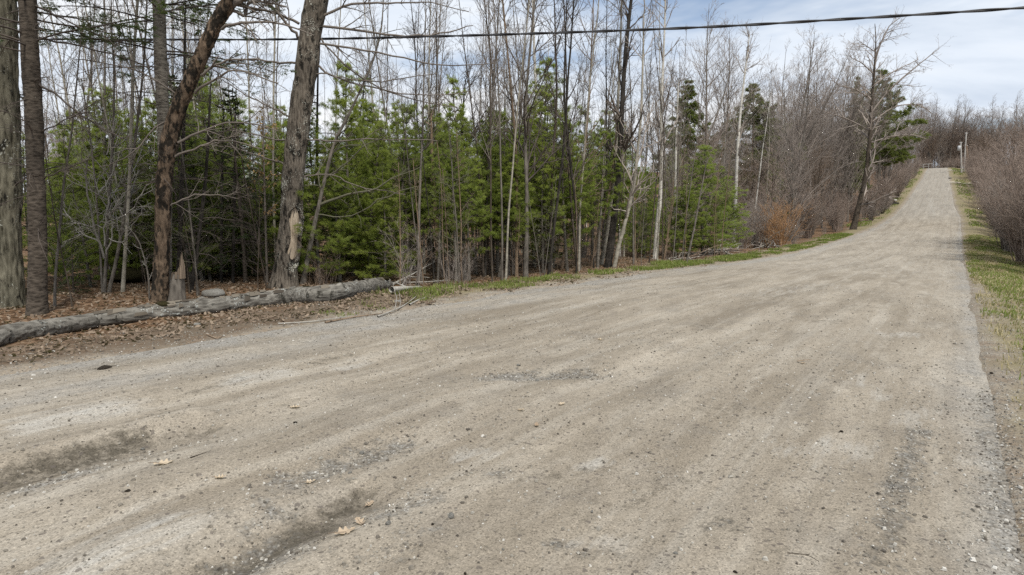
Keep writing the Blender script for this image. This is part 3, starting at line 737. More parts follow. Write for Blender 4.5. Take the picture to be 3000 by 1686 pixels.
def hero_tube(P, R, k, relief, ks, kz, seed, flare=0., scar=None):
    """a trunk with bark relief; angle 0 faces the camera"""
    n = len(P); T = np.gradient(P, axis=0); T = norm(T)
    tocam = np.array([0, 0, EYE]) - P; tocam[:, 2] = 0; tocam = norm(tocam)
    A = norm(tocam - T * np.sum(tocam * T, -1, keepdims=True)); Bn = np.cross(T, A)
    a = -PI + np.arange(k) * 2 * PI / k
    s = np.concatenate([[0], np.cumsum(np.linalg.norm(np.diff(P, axis=0), axis=1))])
    SS, AA = np.meshgrid(s, a, indexing='ij')
    rad = R[:, None] * np.ones_like(AA)
    base = np.clip(1 - SS / .7, 0, 1) ** 2
    rad = rad * (1 + flare * base * (1 + .45 * np.cos(AA * 4 + seed) + .25 * np.cos(AA * 7 + 2 * seed)))
    seam = 1 - smooth(PI - .5, PI, np.abs(AA))
    arc = AA * R.mean()
    d = (vnoise(arc, SS * 1.0, ks, seed) if False else 0)
    def an(ls, lz, sd): return vnoise(arc / ls, SS / lz, 1.0, sd) - .5
    d = relief * (an(ks, kz, seed) * 1.6 + an(ks * .45, kz * .4, seed + 3) * .9) + R[:, None] * .16 * an(.25, .5, seed + 5) * 1.2
    rad = rad + d * seam
    if scar is not None:
        s0, s1, ac, hw, dep = scar
        u = (SS - s0) / (s1 - s0)
        w = hw * np.clip(1 - np.abs(2 * u - 1) ** 4, 0, 1) ** .6 * (.85 + .2 * np.sin(SS * 7 + 1)) + 1e-3
        q = np.abs(AA - ac - .12 * np.sin(u * 5)) / w
        inside = (u > 0) & (u < 1)
        rad = np.where(inside, rad - dep * (1 - smooth(.75, 1.0, q)) + dep * .55 * np.exp(-((q - 1.12) / .16) ** 2), rad)
    V = P[:, None] + rad[..., None] * (np.cos(a)[None, :, None] * A[:, None] + np.sin(a)[None, :, None] * Bn[:, None])
    V = V.reshape(-1, 3)
    i = np.arange(n - 1)[:, None] * k; j = np.arange(k)[None]; j2 = (j + 1) % k
    Q = np.stack([i + j, i + j2, i + k + j2, i + k + j], -1).reshape(-1, 4)
    return V, Q, (P, R, A, Bn, s)
def twigs_on(bag, P, R, rng, n1, n2, L, rmin, t0=.1, up=.0, ang=(30, 65), n3=0, wander=.12):
    """side twigs on given branch lines"""
    P2, R2, _, _ = spawn(P, R, rng, n1, t0, .98, ang, .3, .6, 6, wander, up, .3, rmin, lens=lambda t: L * (1.1 - .6 * t))
    bag.tubes(P2, R2, 3, rng.uniform(.2, .8, len(P2)))
    if n2:
        P3, R3, _, _ = spawn(P2, R2, rng, n2, .15, .98, ang, .5, .7, 4, wander, up, .5, rmin * .85)
        bag.tubes(P3, R3, 3, rng.uniform(.3, 1, len(P3)))
        if n3:
            P4, R4, _, _ = spawn(P3, R3, rng, n3, .15, .98, ang, .5, .8, 3, wander, up, .6, rmin * .8)
            bag.tubes(P4, R4, 3, rng.uniform(.4, 1, len(P4)))
def boughs(bag, lines, depth, rng, n=12, n1=6, n2=3, L=.6, rmin=.0028, up=.0, jitter=.5, n3=0):
    for ln in lines:
        k = len(ln); off = rng.uniform(-jitter, jitter)
        P = [(*at_s(px, py, depth + off * q / (k - 1)), w * G / F_PX * depth * .5) for q, (px, py, w) in enumerate(ln)]
        P = spline(P, n)
        P[1:-1, :3] += rng.normal(0, .012, (n - 2, 3))
        bag.tubes(P[None, :, :3], np.maximum(P[None, :, 3], .002), 5, .3)
        twigs_on(bag, P[None, :, :3], np.maximum(P[None, :, 3], .003), rng, n1, n2, L, rmin, .15, up, n3=n3)
def local(parts, root):
    """parts were built in world space: bring them under their Empty"""
    for o in parts:
        o.parent = root; o.matrix_parent_inverse.identity()
        me = o.data; loc = root.location
        a = np.empty(len(me.vertices) * 3, np.float32); me.vertices.foreach_get('co', a)
        a = a.reshape(-1, 3) - np.array(loc[:], np.float32); me.vertices.foreach_set('co', a.ravel()); me.update()
def hero(name, pix, label, cat, mat, k=40, rings=160, relief=.012, ks=.05, kz=.25, seed=1, flare=.35, up=5., bb=None, scar=None, depth=None, twm=None, group=None, extra=None, tilt=0.):
    b = hit_s(pix[0][0], pix[0][1]); dep = depth or b[1]
    P, R = traced(pix, dep, rings, tilt)
    if depth: b = np.array([P[0, 0], P[0, 1], zg_xy(P[0, 0], P[0, 1])]); 
    gz = zg_xy(P[0, 0], P[0, 1])
    if P[0, 2] > gz - .12:
        kk = np.linspace(0, 1, 6)[:-1, None]; q = np.array([P[0, 0], P[0, 1], gz - .25]); P = np.concatenate([q + (P[0] - q) * kk, P]); R = np.concatenate([np.full(5, R[0]), R])
    if up: P, R = extend_up(P, R, up, 24)
    V, Q, fr = hero_tube(P, R, k, relief, ks, kz, seed, flare, scar)
    root = empty(name, (b[0], b[1], gz), label, cat, group)
    bag = Bag(); bag.add(V, Q=Q); parts = [bag.build('trunk', mat)]
    if bb is not None:
        g = Bag(); bb(g, P, R, dep, np.random.default_rng(seed + 90)); parts.append(g.build('branches', twm or TW_DARK))
    if extra: parts += extra(P, R, dep, fr)
    local(parts, root)
    return root, dep, P, R

# broad mossy trunk at the left edge
hero('ash_tree', [(22, 806, 92), (18, 650, 82), (16, 480, 78), (10, 300, 78), (6, 120, 76), (2, 0, 74)], 'broad tree trunk with pale furrowed mossy bark cut by the left edge', 'tree', BK_ASH, 64, 220, .022, .045, .35, 3, .25, 5.,
     bb=lambda g, P, R, d, rng: boughs(g, [[(-10, 205, 7), (40, 235, 6), (70, 260, 4)], [(10, 500, 5), (60, 450, 4), (150, 420, 3)]], d, rng), depth=10.6)
# dark straight conifer beside it
def spruce_top(zlo, zhi, n, L, seed, per=8):
    def fn(P, R, d, fr):
        rng = np.random.default_rng(seed); br = Bag(); fo = Bag()
        z = rng.uniform(zlo, zhi, n); a = rng.uniform(0, 2 * PI, n)
        pos = np.stack([np.interp(z, P[:, 2], P[:, 0]), np.interp(z, P[:, 2], P[:, 1]), z], -1)
        dr = norm(np.stack([np.cos(a), np.sin(a), rng.uniform(-.05, .3, n)], -1))
        P1, R1 = march(pos, dr, L * rng.uniform(.6, 1.15, n), np.full(n, .016), rng, 10, .05, -.02, .3)
        br.tubes(P1, R1, 4, rng.uniform(0, .5, n))
        spruce_sprays(P1, R1, rng, br, fo, per, 5, .05, .011, seed)
        return [br.build('boughs', TW_DARK), fo.build('foliage', LF_SPRUCE, smooth_shade=False)]
    return fn
def conifer_dead(zlo, zhi, n, L):
    def fn(g, P, R, d, rng):
        z = rng.uniform(zlo, zhi, n); a = rng.uniform(0, 2 * PI, n)
        pos = np.stack([np.interp(z, P[:, 2], P[:, 0]), np.interp(z, P[:, 2], P[:, 1]), z], -1)
        dr = norm(np.stack([np.cos(a), np.sin(a), rng.uniform(-.1, .3, n)], -1))
        P1, R1 = march(pos, dr, L * rng.uniform(.4, 1.2, n), rng.uniform(.006, .013, n), rng, 9, .09, -.05, .25)
        g.tubes(P1, R1, 4, rng.uniform(0, 1, n)); twigs_on(g, P1, R1, rng, 5, 3, .45, .0028, .2, -.02)
    return fn
def t2b(g, P, R, d, rng):
    conifer_dead(1.2, 5.5, 22, 1.3)(g, P, R, d, rng)
    boughs(g, [[(95, 210, 6), (150, 245, 5), (215, 300, 4), (310, 350, 3)], [(90, 15, 5), (150, 45, 4), (230, 80, 3), (300, 115, 2)], [(98, 95, 5), (190, 115, 4), (330, 150, 3), (430, 200, 2)], [(105, 450, 4), (160, 430, 3), (250, 390, 2)], [(108, 330, 4), (170, 300, 3), (260, 250, 2)]], d, rng, n1=9, n2=4, L=.7)
hero('spruce_tree', [(94, 792, 56), (94, 640, 51), (91, 480, 49), (85, 320, 47), (77, 160, 46), (69, 0, 44)], 'straight dark brown conifer trunk in front of the mossy trunk at left', 'spruce tree', BK_SPRUCE, 48, 200, .007, .05, .06, 5, .18, 6.,
     bb=t2b, extra=spruce_top(4.0, 7.5, 34, 2.4, 401, 10))
hero('pine_tree', [(412, 742, 42), (413, 600, 38), (414, 450, 36), (410, 300, 33), (404, 150, 31), (400, 0, 30)], 'straight grey pine trunk rising behind the leaning flaky trunk', 'pine tree', BK_PINE, 40, 200, .006, .05, .06, 7, .1, 6.,
     bb=conifer_dead(2.0, 6.5, 34, 1.7), extra=spruce_top(4.5, 8.5, 64, 2.9, 402, 10), depth=11.9)
def t4b(g, P, R, d, rng):
    boughs(g, [[(572, 20, 18), (600, 5, 16), (640, -25, 12), (700, -60, 9)], [(560, 35, 10), (590, 28, 9), (615, 40, 8), (622, 15, 7), (650, 2, 6), (720, 18, 4)], [(545, 75, 8), (585, 62, 7), (640, 55, 6), (720, 62, 4), (790, 90, 3)], [(505, 190, 8), (540, 165, 6), (600, 150, 5), (690, 155, 3)],
               [(490, 235, 7), (560, 190, 5), (610, 180, 4), (700, 210, 3)], [(447, 360, 7), (520, 325, 5), (600, 305, 4), (700, 330, 2)], [(440, 395, 6), (500, 370, 5), (570, 352, 4), (660, 375, 2)], [(470, 265, 5), (390, 200, 4), (300, 165, 3), (190, 150, 2)],
               [(430, 300, 5), (380, 330, 4), (330, 390, 3), (250, 420, 2)], [(425, 520, 4), (500, 490, 3), (600, 500, 2)]], d, rng, n1=9, n2=4, L=.75, n3=2)
hero('maple_tree', [(402, 757, 48), (404, 690, 42), (409, 600, 41), (411, 500, 42), (417, 420, 43), (428, 345, 44), (447, 280, 42), (470, 225, 40), (500, 155, 38), (538, 70, 36), (570, 15, 35), (590, -30, 30)], 'leaning dark trunk with flaking brown bark that bends right and forks high', 'tree', BK_SCALY, 44, 240, .014, .045, .07, 9, .3, 3., bb=t4b, twm=TW_GREY)
# big maple with the bare wound
def t5b(g, P, R, d, rng):
    boughs(g, [[(803, 45, 7), (880, 12, 6), (960, 10, 5), (1060, 8, 3), (1180, 30, 2)], [(795, 62, 7), (900, 78, 6), (1010, 92, 5), (1110, 85, 4), (1190, 65, 2)], [(793, 80, 5), (830, 125, 4), (900, 190, 4), (1000, 240, 3), (1150, 270, 2)],
               [(788, 110, 6), (880, 120, 5), (1000, 145, 4), (1120, 165, 3), (1240, 160, 2)], [(785, 150, 6), (830, 190, 5), (920, 215, 4), (1050, 240, 3), (1180, 230, 2)], [(782, 180, 4), (860, 195, 3), (960, 205, 3), (1100, 185, 2)],
               [(752, 60, 7), (700, 35, 6), (640, 25, 5), (560, 0, 4)], [(755, 95, 8), (720, 60, 7), (690, 20, 6), (640, -20, 5)], [(748, 158, 6), (690, 158, 5), (620, 150, 4), (520, 175, 3)], [(742, 300, 5), (690, 275, 4), (620, 240, 3), (560, 200, 2)],
               [(738, 355, 5), (680, 350, 4), (600, 330, 3), (500, 335, 2)], [(770, 350, 4), (840, 355, 4), (950, 350, 3), (1100, 355, 2)], [(728, 420, 5), (660, 395, 4), (580, 370, 3), (470, 340, 2)], [(765, 445, 4), (830, 440, 3), (900, 470, 3), (1020, 490, 2)]], d, rng, n=16, n1=7, n2=3, L=.8, rmin=.0028, up=.01, n3=0)
WOODM = M('bare weathered wood', .8, .2)
_c = WOODM.coord(); _g = WOODM.noise(WOODM.mapping(_c, (34, 34, 2.2)), 1.0, 5, .65, .5)
BARE_WOOD = WOODM.finish(WOODM.mix(WOODM.ramp(_g, [(.32, 0.0), (.68, 1.0)]), (.24, .185, .13), (.52, .44, .34)), WOODM.bump(_g, .5, .015))
def t5x(P, R, d, fr):
    Pn, Rn, A, Bn, s = fr
    z0, z1 = at_s(738, 650, d)[2], at_s(742, 495, d)[2]
    n, k = 40, 9; zz = np.linspace(z0, z1, n); V = []
    for z in zz:
        i = int(np.argmin(np.abs(Pn[:, 2] - z))); u = (z - z0) / (z1 - z0)
        w = .82 * max(1 - abs(2 * u - 1) ** 4, 0) ** .6 * 1.2 + .01; ac = SC_A + .12 * math.sin(u * 5)
        for q in np.linspace(-1, 1, k):
            a = ac + q * w; r = Rn[i] - .046 - .006 * q * q + .004 * math.sin(q * 7 + 9 * z)
            V.append(Pn[i] + r * (math.cos(a) * A[i] + math.sin(a) * Bn[i]))
    g = Bag(); g.add(np.array(V), Q=grid_faces(n, k)); return [g.build('bare_wood', BARE_WOOD)]
T5 = [(712, 722, 72), (718, 680, 62), (726, 620, 58), (732, 560, 57), (734, 500, 56), (737, 440, 55), (744, 370, 54), (755, 290, 53), (764, 220, 53), (774, 150, 53), (783, 80, 54), (794, 20, 54), (800, -30, 50)]
_b5 = hit_s(712, 722); SC_A = .52
_s0 = (at_s(738, 650, _b5[1])[2] - _b5[2]) * 1.015; _s1 = (at_s(742, 495, _b5[1])[2] - _b5[2]) * 1.015
hero('maple_tree', T5, 'thick maple trunk with a long bare wood wound, white lichen spots and black moss', 'tree', BK_MAPLE, 72, 300, .020, .045, .28, 2, .32, 4., bb=t5b, scar=(_s0, _s1, SC_A, .82, .06), twm=TW_GREY, extra=t5x)

# slim stems near the log
def tw(n1, n2, L, up=.03, t0=.25, rmin=.003, ang=(28, 60), n3=0):
    def fn(g, P, R, d, rng):
        i = np.linspace(0, len(P) - 1, 30).astype(int)
        twigs_on(g, P[None, i], np.maximum(R[None, i], .004), rng, n1, n2, L, rmin, t0, up, ang, n3)
    return fn
def slim(name, pix, label, cat, mat, twm, seed, bb=None, up=3.5, depth=None, k=12, rings=40, relief=.003, group=None, flare=.25):
    return hero(name, pix, label, cat, mat, k, rings, relief, .06, .3, seed, flare, up, bb or tw(26, 5, 1.0, n3=2), None, depth, twm, group)
slim('spruce_tree', [(449, 702, 14), (453, 600, 12), (457, 480, 11), (461, 360, 10), (463, 250, 8), (465, 120, 6)], 'thin black conifer stem between the flaky trunk and the wounded maple', 'spruce tree', BK_BLACK, TW_DARK, 21, conifer_dead(.6, 5., 40, 1.0), 2., depth=13.2)
slim('spruce_tree', [(480, 735, 12), (497, 620, 11), (513, 490, 9), (522, 380, 7), (528, 260, 5)], 'thin dark stem leaning right just behind the splintered stump', 'spruce tree', BK_BLACK, TW_DARK, 22, conifer_dead(.6, 4., 26, .9), 1.)
slim('spruce_tree', [(556, 700, 9), (557, 600, 8), (558, 480, 7), (560, 360, 5)], 'thin black stem in the dark spruce left of the maple', 'spruce tree', BK_BLACK, TW_DARK, 23, conifer_dead(.5, 3., 24, .9), 1., depth=14.5)
slim('spruce_tree', [(586, 705, 9), (588, 600, 8), (590, 480, 7), (592, 330, 5)], 'second thin black stem inside the dark spruce left of the maple', 'spruce tree', BK_BLACK, TW_DARK, 24, conifer_dead(.5, 3.4, 26, .9), 1., depth=14.6)
slim('sapling', [(762, 716, 14), (782, 610, 12), (804, 509, 10), (820, 440, 9), (842, 359, 8), (884, 275, 6), (933, 166, 5), (957, 83, 4), (963, 27, 3)], 'slim grey sapling leaning right out of the foot of the wounded maple', 'sapling', BK_GREY, TW_OLIVE, 25,
     lambda g, P, R, d, rng: (tw(20, 4, .8, .02)(g, P, R, d, rng), boughs(g, [[(807, 515, 8), (866, 492, 6), (939, 479, 5), (993, 446, 3), (1060, 420, 2)], [(818, 450, 5), (870, 410, 4), (930, 360, 3), (1000, 340, 2)], [(800, 540, 4), (880, 545, 3), (960, 500, 3), (1050, 470, 2)], [(835, 380, 4), (780, 340, 3), (740, 300, 2)]], d, rng, n1=8, n2=3, L=.6)), 1.)
slim('pine_tree', [(790, 700, 10), (795, 560, 9), (797, 430, 8), (798, 300, 6), (800, 180, 4)], 'thin straight dark stem right behind the leaning sapling at the maple', 'pine tree', BK_BLACK, TW_DARK, 26, conifer_dead(.6, 4.5, 34, .9), 2., depth=15.5)
# many-stemmed shrub of pale dead twigs
_sb = hit_s(262, 738)
def dead_shrub():
    rng = np.random.default_rng(77); d = _sb[1]; st = Bag(); g = Bag()
    L = [[(262, 742, 11), (268, 640, 9), (275, 500, 8), (284, 340, 7), (287, 200, 5), (282, 90, 4), (279, -20, 3)], [(272, 742, 12), (296, 640, 10), (319, 500, 9), (340, 350, 7), (356, 220, 6), (366, 90, 5), (370, -20, 4)], [(258, 740, 7), (250, 600, 6), (240, 470, 5), (225, 330, 4), (205, 200, 3)]]
    for ln in L:
        P, R = traced(ln, d, 26); P[0, 2] -= .1; st.tubes(P[None], R[None], 8, .4); twigs_on(g, P[None], R[None], rng, 26, 5, .9, .003, .2, .02, n3=2)
    W_ = [[(262, 650, 5), (245, 590, 5), (228, 520, 4), (215, 450, 4), (220, 405, 3)], [(263, 620, 4), (262, 570, 4), (272, 520, 4), (268, 470, 3), (255, 440, 3)], [(268, 640, 4), (280, 590, 4), (284, 540, 3), (300, 500, 3), (330, 470, 2)], [(250, 610, 4), (210, 590, 4), (180, 600, 3), (140, 640, 3)],
          [(240, 570, 3), (190, 560, 3), (160, 520, 3), (170, 470, 2)], [(270, 560, 3), (330, 530, 3), (360, 480, 3), (390, 450, 2)], [(275, 600, 3), (310, 610, 3), (340, 560, 2), (360, 520, 2)], [(255, 480, 3), (290, 420, 3), (300, 380, 2)], [(268, 390, 3), (280, 330, 3), (276, 300, 2), (290, 270, 2)]]
    boughs(g, W_, d - .2, rng, n=14, n1=8, n2=4, L=.4, rmin=.0028)
    root = empty('shrub', (_sb[0], _sb[1], zg_xy(_sb[0], _sb[1])), 'many-stemmed leafless shrub with bleached crooked twigs behind the log', 'shrub')
    local([st.build('stems', BK_GREY), g.build('twigs', TW_PALE)], root)
dead_shrub()
# saplings arching by the flaky trunk
slim('sapling', [(376, 752, 5), (372, 690, 5), (360, 640, 4), (345, 600, 3), (320, 570, 2)], 'small arching twig sapling just left of the flaky trunk', 'sapling', BK_GREY, TW_PALE, 28, tw(8, 3, .3), 0.)

# trunks at the edge of the wood, middle and right
EDGE = [
    ('tree', [(1529, 673, 21), (1541, 580, 18), (1553, 470, 16), (1561, 360, 14), (1566, 250, 12), (1574, 130, 10), (1588, 0, 8)], 'leaning black trunk, thickest at the edge of the middle wood', BK_BLACK, TW_DARK, 'bare_tree'),
    ('birch tree', [(1512, 666, 15), (1527, 580, 14), (1543, 470, 13), (1551, 340, 10), (1558, 180, 7), (1563, 40, 5)], 'grey-white birch leaning close behind the black trunk', BK_ASPEN, TW_GREY, 'birch_tree'),
    ('birch tree', [(1545, 673, 14), (1556, 620, 13), (1567, 581, 12), (1593, 473, 11), (1603, 386, 9), (1613, 280, 7), (1618, 120, 5)], 'crooked pinkish pale birch just right of the black trunk', BK_ASPEN, TW_PINK, 'birch_tree'),
    ('birch tree', [(1648, 653, 17), (1654, 560, 14), (1661, 495, 13), (1666, 386, 11), (1664, 260, 9), (1670, 120, 6), (1674, 0, 5)], 'tall white birch standing alone right of the black leaning trunk', BK_BIRCH, TW_PINK, 'birch_tree'),
    ('birch tree', [(1698, 640, 9), (1698, 560, 8), (1699, 477, 7), (1701, 360, 6), (1706, 220, 4)], 'thin white birch stem right of the tall white birch', BK_BIRCH, TW_GREY, 'birch_tree'),
    ('sapling', [(1727, 662, 7), (1745, 581, 6), (1760, 500, 5), (1775, 420, 3)], 'thin grey sapling leaning right beside the grass in front of the wide pine', BK_GREY, TW_GREY, 'sapling'),
    ('birch tree', [(1846, 612, 11), (1851, 495, 10), (1855, 386, 9), (1864, 270, 7), (1878, 150, 5), (1884, 100, 3)], 'slender whitish birch between the wide pine and the rusty shrub', BK_BIRCH, TW_PINK, 'birch_tree'),
    ('tree', [(1886, 560, 7), (1897, 490, 6), (1930, 440, 5), (1968, 380, 3)], 'pale bare stem slanting strongly right above the rusty shrub', BK_ASPEN, TW_GREY, 'bare_tree'),
    ('tree', [(1322, 699, 17), (1324, 600, 14), (1325, 490, 12), (1322, 370, 10), (1323, 250, 8), (1334, 120, 7), (1345, 0, 5)], 'slim grey-brown tree straight behind the grass, left of the middle', BK_GREY, TW_DARK, 'bare_tree'),
    ('tree', [(1300, 697, 11), (1299, 580, 10), (1300, 470, 9), (1296, 350, 8), (1284, 210, 6), (1270, 60, 5)], 'tan stem close beside the slim grey-brown tree', BK_TAN, TW_DARK, 'bare_tree'),
    ('birch tree', [(1378, 660, 11), (1366, 560, 10), (1355, 450, 11), (1352, 330, 9), (1346, 180, 8), (1340, 0, 6)], 'birch with a bright white upper trunk behind the light green pine', BK_BIRCH, TW_DARK, 'birch_tree'),
    ('tree', [(1412, 680, 8), (1424, 610, 8), (1441, 549, 8), (1458, 470, 7), (1470, 386, 6), (1482, 250, 5), (1490, 80, 4)], 'orange-brown stem leaning right through the light green pine', BK_TAN, TW_TAN, 'bare_tree'),
    ('tree', [(1484, 671, 8), (1505, 590, 8), (1527, 513, 7), (1540, 430, 6), (1552, 320, 4)], 'thin tan stem leaning towards the black trunk', BK_TAN, TW_TAN, 'bare_tree'),
    ('tree', [(1105, 697, 17), (1101, 640, 15), (1096, 560, 13), (1090, 450, 10), (1085, 320, 8)], 'stout tan trunk in the gloom right of the fallen log', BK_TAN, TW_TAN, 'bare_tree'),
    ('tree', [(1160, 690, 10), (1160, 560, 9), (1160, 420, 9), (1163, 320, 7), (1168, 230, 4)], 'black straight stem under the tallest dark green pine', BK_BLACK, TW_DARK, 'bare_tree'),
    ('tree', [(1068, 690, 8), (1066, 560, 7), (1070, 430, 6), (1078, 300, 5), (1080, 120, 4), (1084, 0, 3)], 'slim pale tree whose twigs fan out over the mid-left pines', BK_ASPEN, TW_GREY, 'bare_tree'),
    ('tree', [(1230, 690, 8), (1226, 540, 7), (1228, 380, 6), (1240, 220, 5), (1225, 60, 4)], 'thin dark stem between the tallest pine and the tan stem', BK_DARK, TW_DARK, 'bare_tree'),
    ('tree', [(1388, 690, 8), (1386, 560, 8), (1390, 420, 7), (1400, 250, 6), (1396, 60, 4)], 'dark thin stem in front of the light green pine', BK_DARK, TW_DARK, 'bare_tree'),
    ('tree', [(1450, 690, 7), (1452, 560, 7), (1436, 420, 7), (1420, 250, 6), (1424, 60, 4)], 'dark stem curving left above the light green pine', BK_BLACK, TW_DARK, 'bare_tree'),
]
for k, (cat, pix, lab, mb, mt, nm) in enumerate(EDGE):
    H = pix[0][1] - pix[-1][1]
    pix = [(a_, b_, c_ * (.82 if k else .95)) for a_, b_, c_ in pix]
    slim(nm, pix, lab, cat, mb, mt, 100 + k, tw(26 if H > 400 else 10, 5, 2.1 if H > 400 else .6, .05, .3, .003, (25, 48), 2 if H > 400 else 0), (3.0 if H > 520 else .5), k=14, rings=50)
# tall bare tree beside the hill road
def tallb(g, P, R, d, rng):
    boughs(g, [[(2195, 280, 4.5), (2240, 225, 4.0), (2290, 180, 3.0), (2340, 140, 2.0), (2365, 120, 1.0)], [(2198, 215, 4.0), (2240, 185, 3.0), (2280, 165, 2.0), (2310, 150, 1.5)], [(2200, 170, 4.0), (2212, 120, 3.5), (2235, 70, 2.5), (2265, 45, 1.5)], [(2193, 250, 4.0), (2150, 225, 3.0), (2110, 215, 2.0), (2085, 190, 1.5)],
               [(2196, 185, 3.0), (2170, 160, 2.5), (2150, 150, 2.0), (2135, 140, 1.0)], [(2200, 130, 2.5), (2178, 115, 2.0), (2155, 100, 1.0)], [(2190, 330, 4.0), (2130, 300, 3.0), (2070, 280, 2.0), (2040, 270, 1.5)], [(2188, 360, 4.0), (2240, 345, 3.5), (2290, 340, 2.5), (2330, 350, 1.5)], [(2190, 310, 4.0), (2250, 270, 3.0), (2310, 265, 2.0), (2350, 290, 1.5)]], d, rng, n=14, n1=12, n2=4, L=2.6, rmin=.0055, up=.02, n3=2)
    twigs_on(g, P[None, ::8], np.maximum(R[None, ::8], .02), rng, 26, 5, 3.2, .006, .15, .05, (28, 55), n3=2)
hero('bare_tree', [(2146, 578, 18), (2160, 520, 14), (2178, 440, 12), (2188, 350, 10), (2193, 260, 8), (2199, 180, 6), (2203, 110, 3), (2201, 60, .8)], 'tall dark bare tree with spreading limbs, highest beside the hill road', 'tree', BK_DARK, 16, 90, .02, .1, .6, 61, .3, 0., bb=tallb, twm=TW_PINK)

# ------------------------------------------------------------------ evergreens that stand out
def ever(p, px, v, ytop, label, sxy=1., rz=0., group=None, Hp=7., name=None, cat=None):
    b = edge_pt(px, v); H = at_s(px, ytop, b[1])[2] - b[2]; s = H / Hp
    return place(p, b, rz, s, label, group, sxy * s if sxy else None, name=name, cat=cat)
ever(pines[1], 1168, 11.4, 192, 'tallest dark green pine, its pointed top left of the picture centre', 1.0, .4)
ever(pines[0], 885, 13.2, 150, 'bushy bright green pine right of the wounded maple', .95, 1.2)
ever(pines[0], 1392, 11.8, 330, 'light green pine threaded by pale stems near the middle', 1.15, 2.2)
ever(pines[0], 1770, 10.6, 362, 'wide low pine with drooping green skirts right of the white birch', 1.5, .9)
ever(pines[0], 1722, 11.2, 452, 'lower green pine merging with the left side of the wide pine', 1.5, 3.1)
ever(pines[0], 1825, 11.0, 440, 'lower green pine merging with the right side of the wide pine', 1.4, 4.0)
ever(pines[3], 1945, 12.5, 392, 'small olive pine above the rusty shrub', 1.1, 2.9)
ever(pine_far[0], 1735, 19, 196, 'dense pointed pine rising alone against the sky behind the birches', 1.2, .3, Hp=12)
ever(pine_far[1], 1892, 17, 198, 'ragged olive pine against the sky behind the slender whitish birch', 1.35, 1.0, Hp=12)
ever(pine_far[1], 2205, 9.5, 166, 'ragged pine behind the tall bare tree on the hill', 1.15, 2.0, Hp=12)
ever(pine_far[0], 2140, 11, 190, 'narrow pine left of the ragged pine on the hill', .7, 1.1, Hp=12)
ever(pines[4], 1010, 12.6, 240, 'open pine with tufted crown right of the bushy bright green pine', 1.0, 3.3)
ever(pines[2], 1250, 12.2, 275, 'pine with bare lower trunk between the tallest and the light green pine', 1.15, 2.1)
ever(pines[2], 1090, 13.5, 262, 'pine with dead lower branches left of the tallest dark green pine', 1.1, 4.4)
ever(pines[0], 965, 11.6, 430, 'low bright pine hiding the wood behind the log end', 1.3, 5.0)
ever(pines[3], 850, 12.4, 330, 'yellow-green pine between the leaning sapling and the log', 1.3, 5.6)
ever(spruces[0], 610, 13.6, 215, 'dark spruce with flat black-green sprays left of the wounded maple', 1.0, .7)
ever(spruces[0], 462, 14.6, 182, 'dark narrow spruce whose spire shows between the grey trunk and the flaky trunk', .8, 2.2)
ever(spruces[1], 545, 15.5, 300, 'shadowy spruce behind the thin black stems', 1.1, 1.7, Hp=5.)
ever(spruces[1], 170, 14.2, 590, 'low spruce seedling with pale green tips behind the left conifer trunk', 1.2, .2, Hp=5.)
ever(pines[0], 245, 17, 330, 'yellow-green pine behind the bleached shrub', 1.2, 1.0)
ever(pines[3], 350, 16.0, 300, 'pine glowing green just left of the flaky trunk', 1.2, 2.0)
ever(pines[0], 480, 16.5, 270, 'pine filling the gap right of the flaky trunk', 1.1, 3.0)
ever(pines[0], 690, 15.5, 310, 'yellowish pine behind the left side of the wounded maple', 1.15, 4.0)
ever(pines[0], 150, 16.5, 400, 'pine low behind the straight dark conifer trunk at left', 1.2, 5.0)
ever(pines[0], 70, 15.5, 330, 'pine glimpsed between the mossy trunk and the straight dark conifer trunk', 1.2, 2.6)
_p = hit_s(962, 690); place(seedling, _p, .3, 1.05, 'bright green pine seedling behind the right end of the log', None, 1.0)
_p = hit_s(905, 692); place(seedling, _p + np.array([-.1, .9, 0]), 2.0, .8, 'smaller dull pine seedling left of the bright one', None, .9)
# beech sapling with withered leaves
def beech():
    rng = np.random.default_rng(5); b = edge_pt(672, 13.0); d = b[1]
    P, R = traced([(672, 700, 7), (668, 560, 6), (664, 420, 5), (662, 300, 3)], d, 20); P[0, 2] = zg_xy(P[0, 0], P[0, 1]) - .1
    st = Bag(); st.tubes(P[None], R[None], 6, .5); g = Bag()
    P1, R1, _, _ = spawn(P[None], R[None], rng, 26, .35, .98, (50, 80), .2, .6, 6, .1, .0, .3, .003, lens=lambda t: .8 * (1.1 - .6 * t)); st.tubes(P1, R1, 3, .5)
    q = np.repeat(np.arange(len(P1)), 9); f = rng.integers(1, 6, len(q)); ps = P1[q, f]; dd = norm(rng.normal(size=(len(q), 3)) * .6 + np.array([0, 0, -.7]))
    V, Q, t = blades(ps, dd, rng, 1, .085, .045, .3); g.add(V, Q=Q, tint=t)
    root = empty('beech_sapling', b, 'beech sapling with withered straw-yellow leaves beside the maple', 'sapling')
    local([st.build('stems', TW_GREY), g.build('leaves', LF_DEAD, smooth_shade=False)], root)
beech()

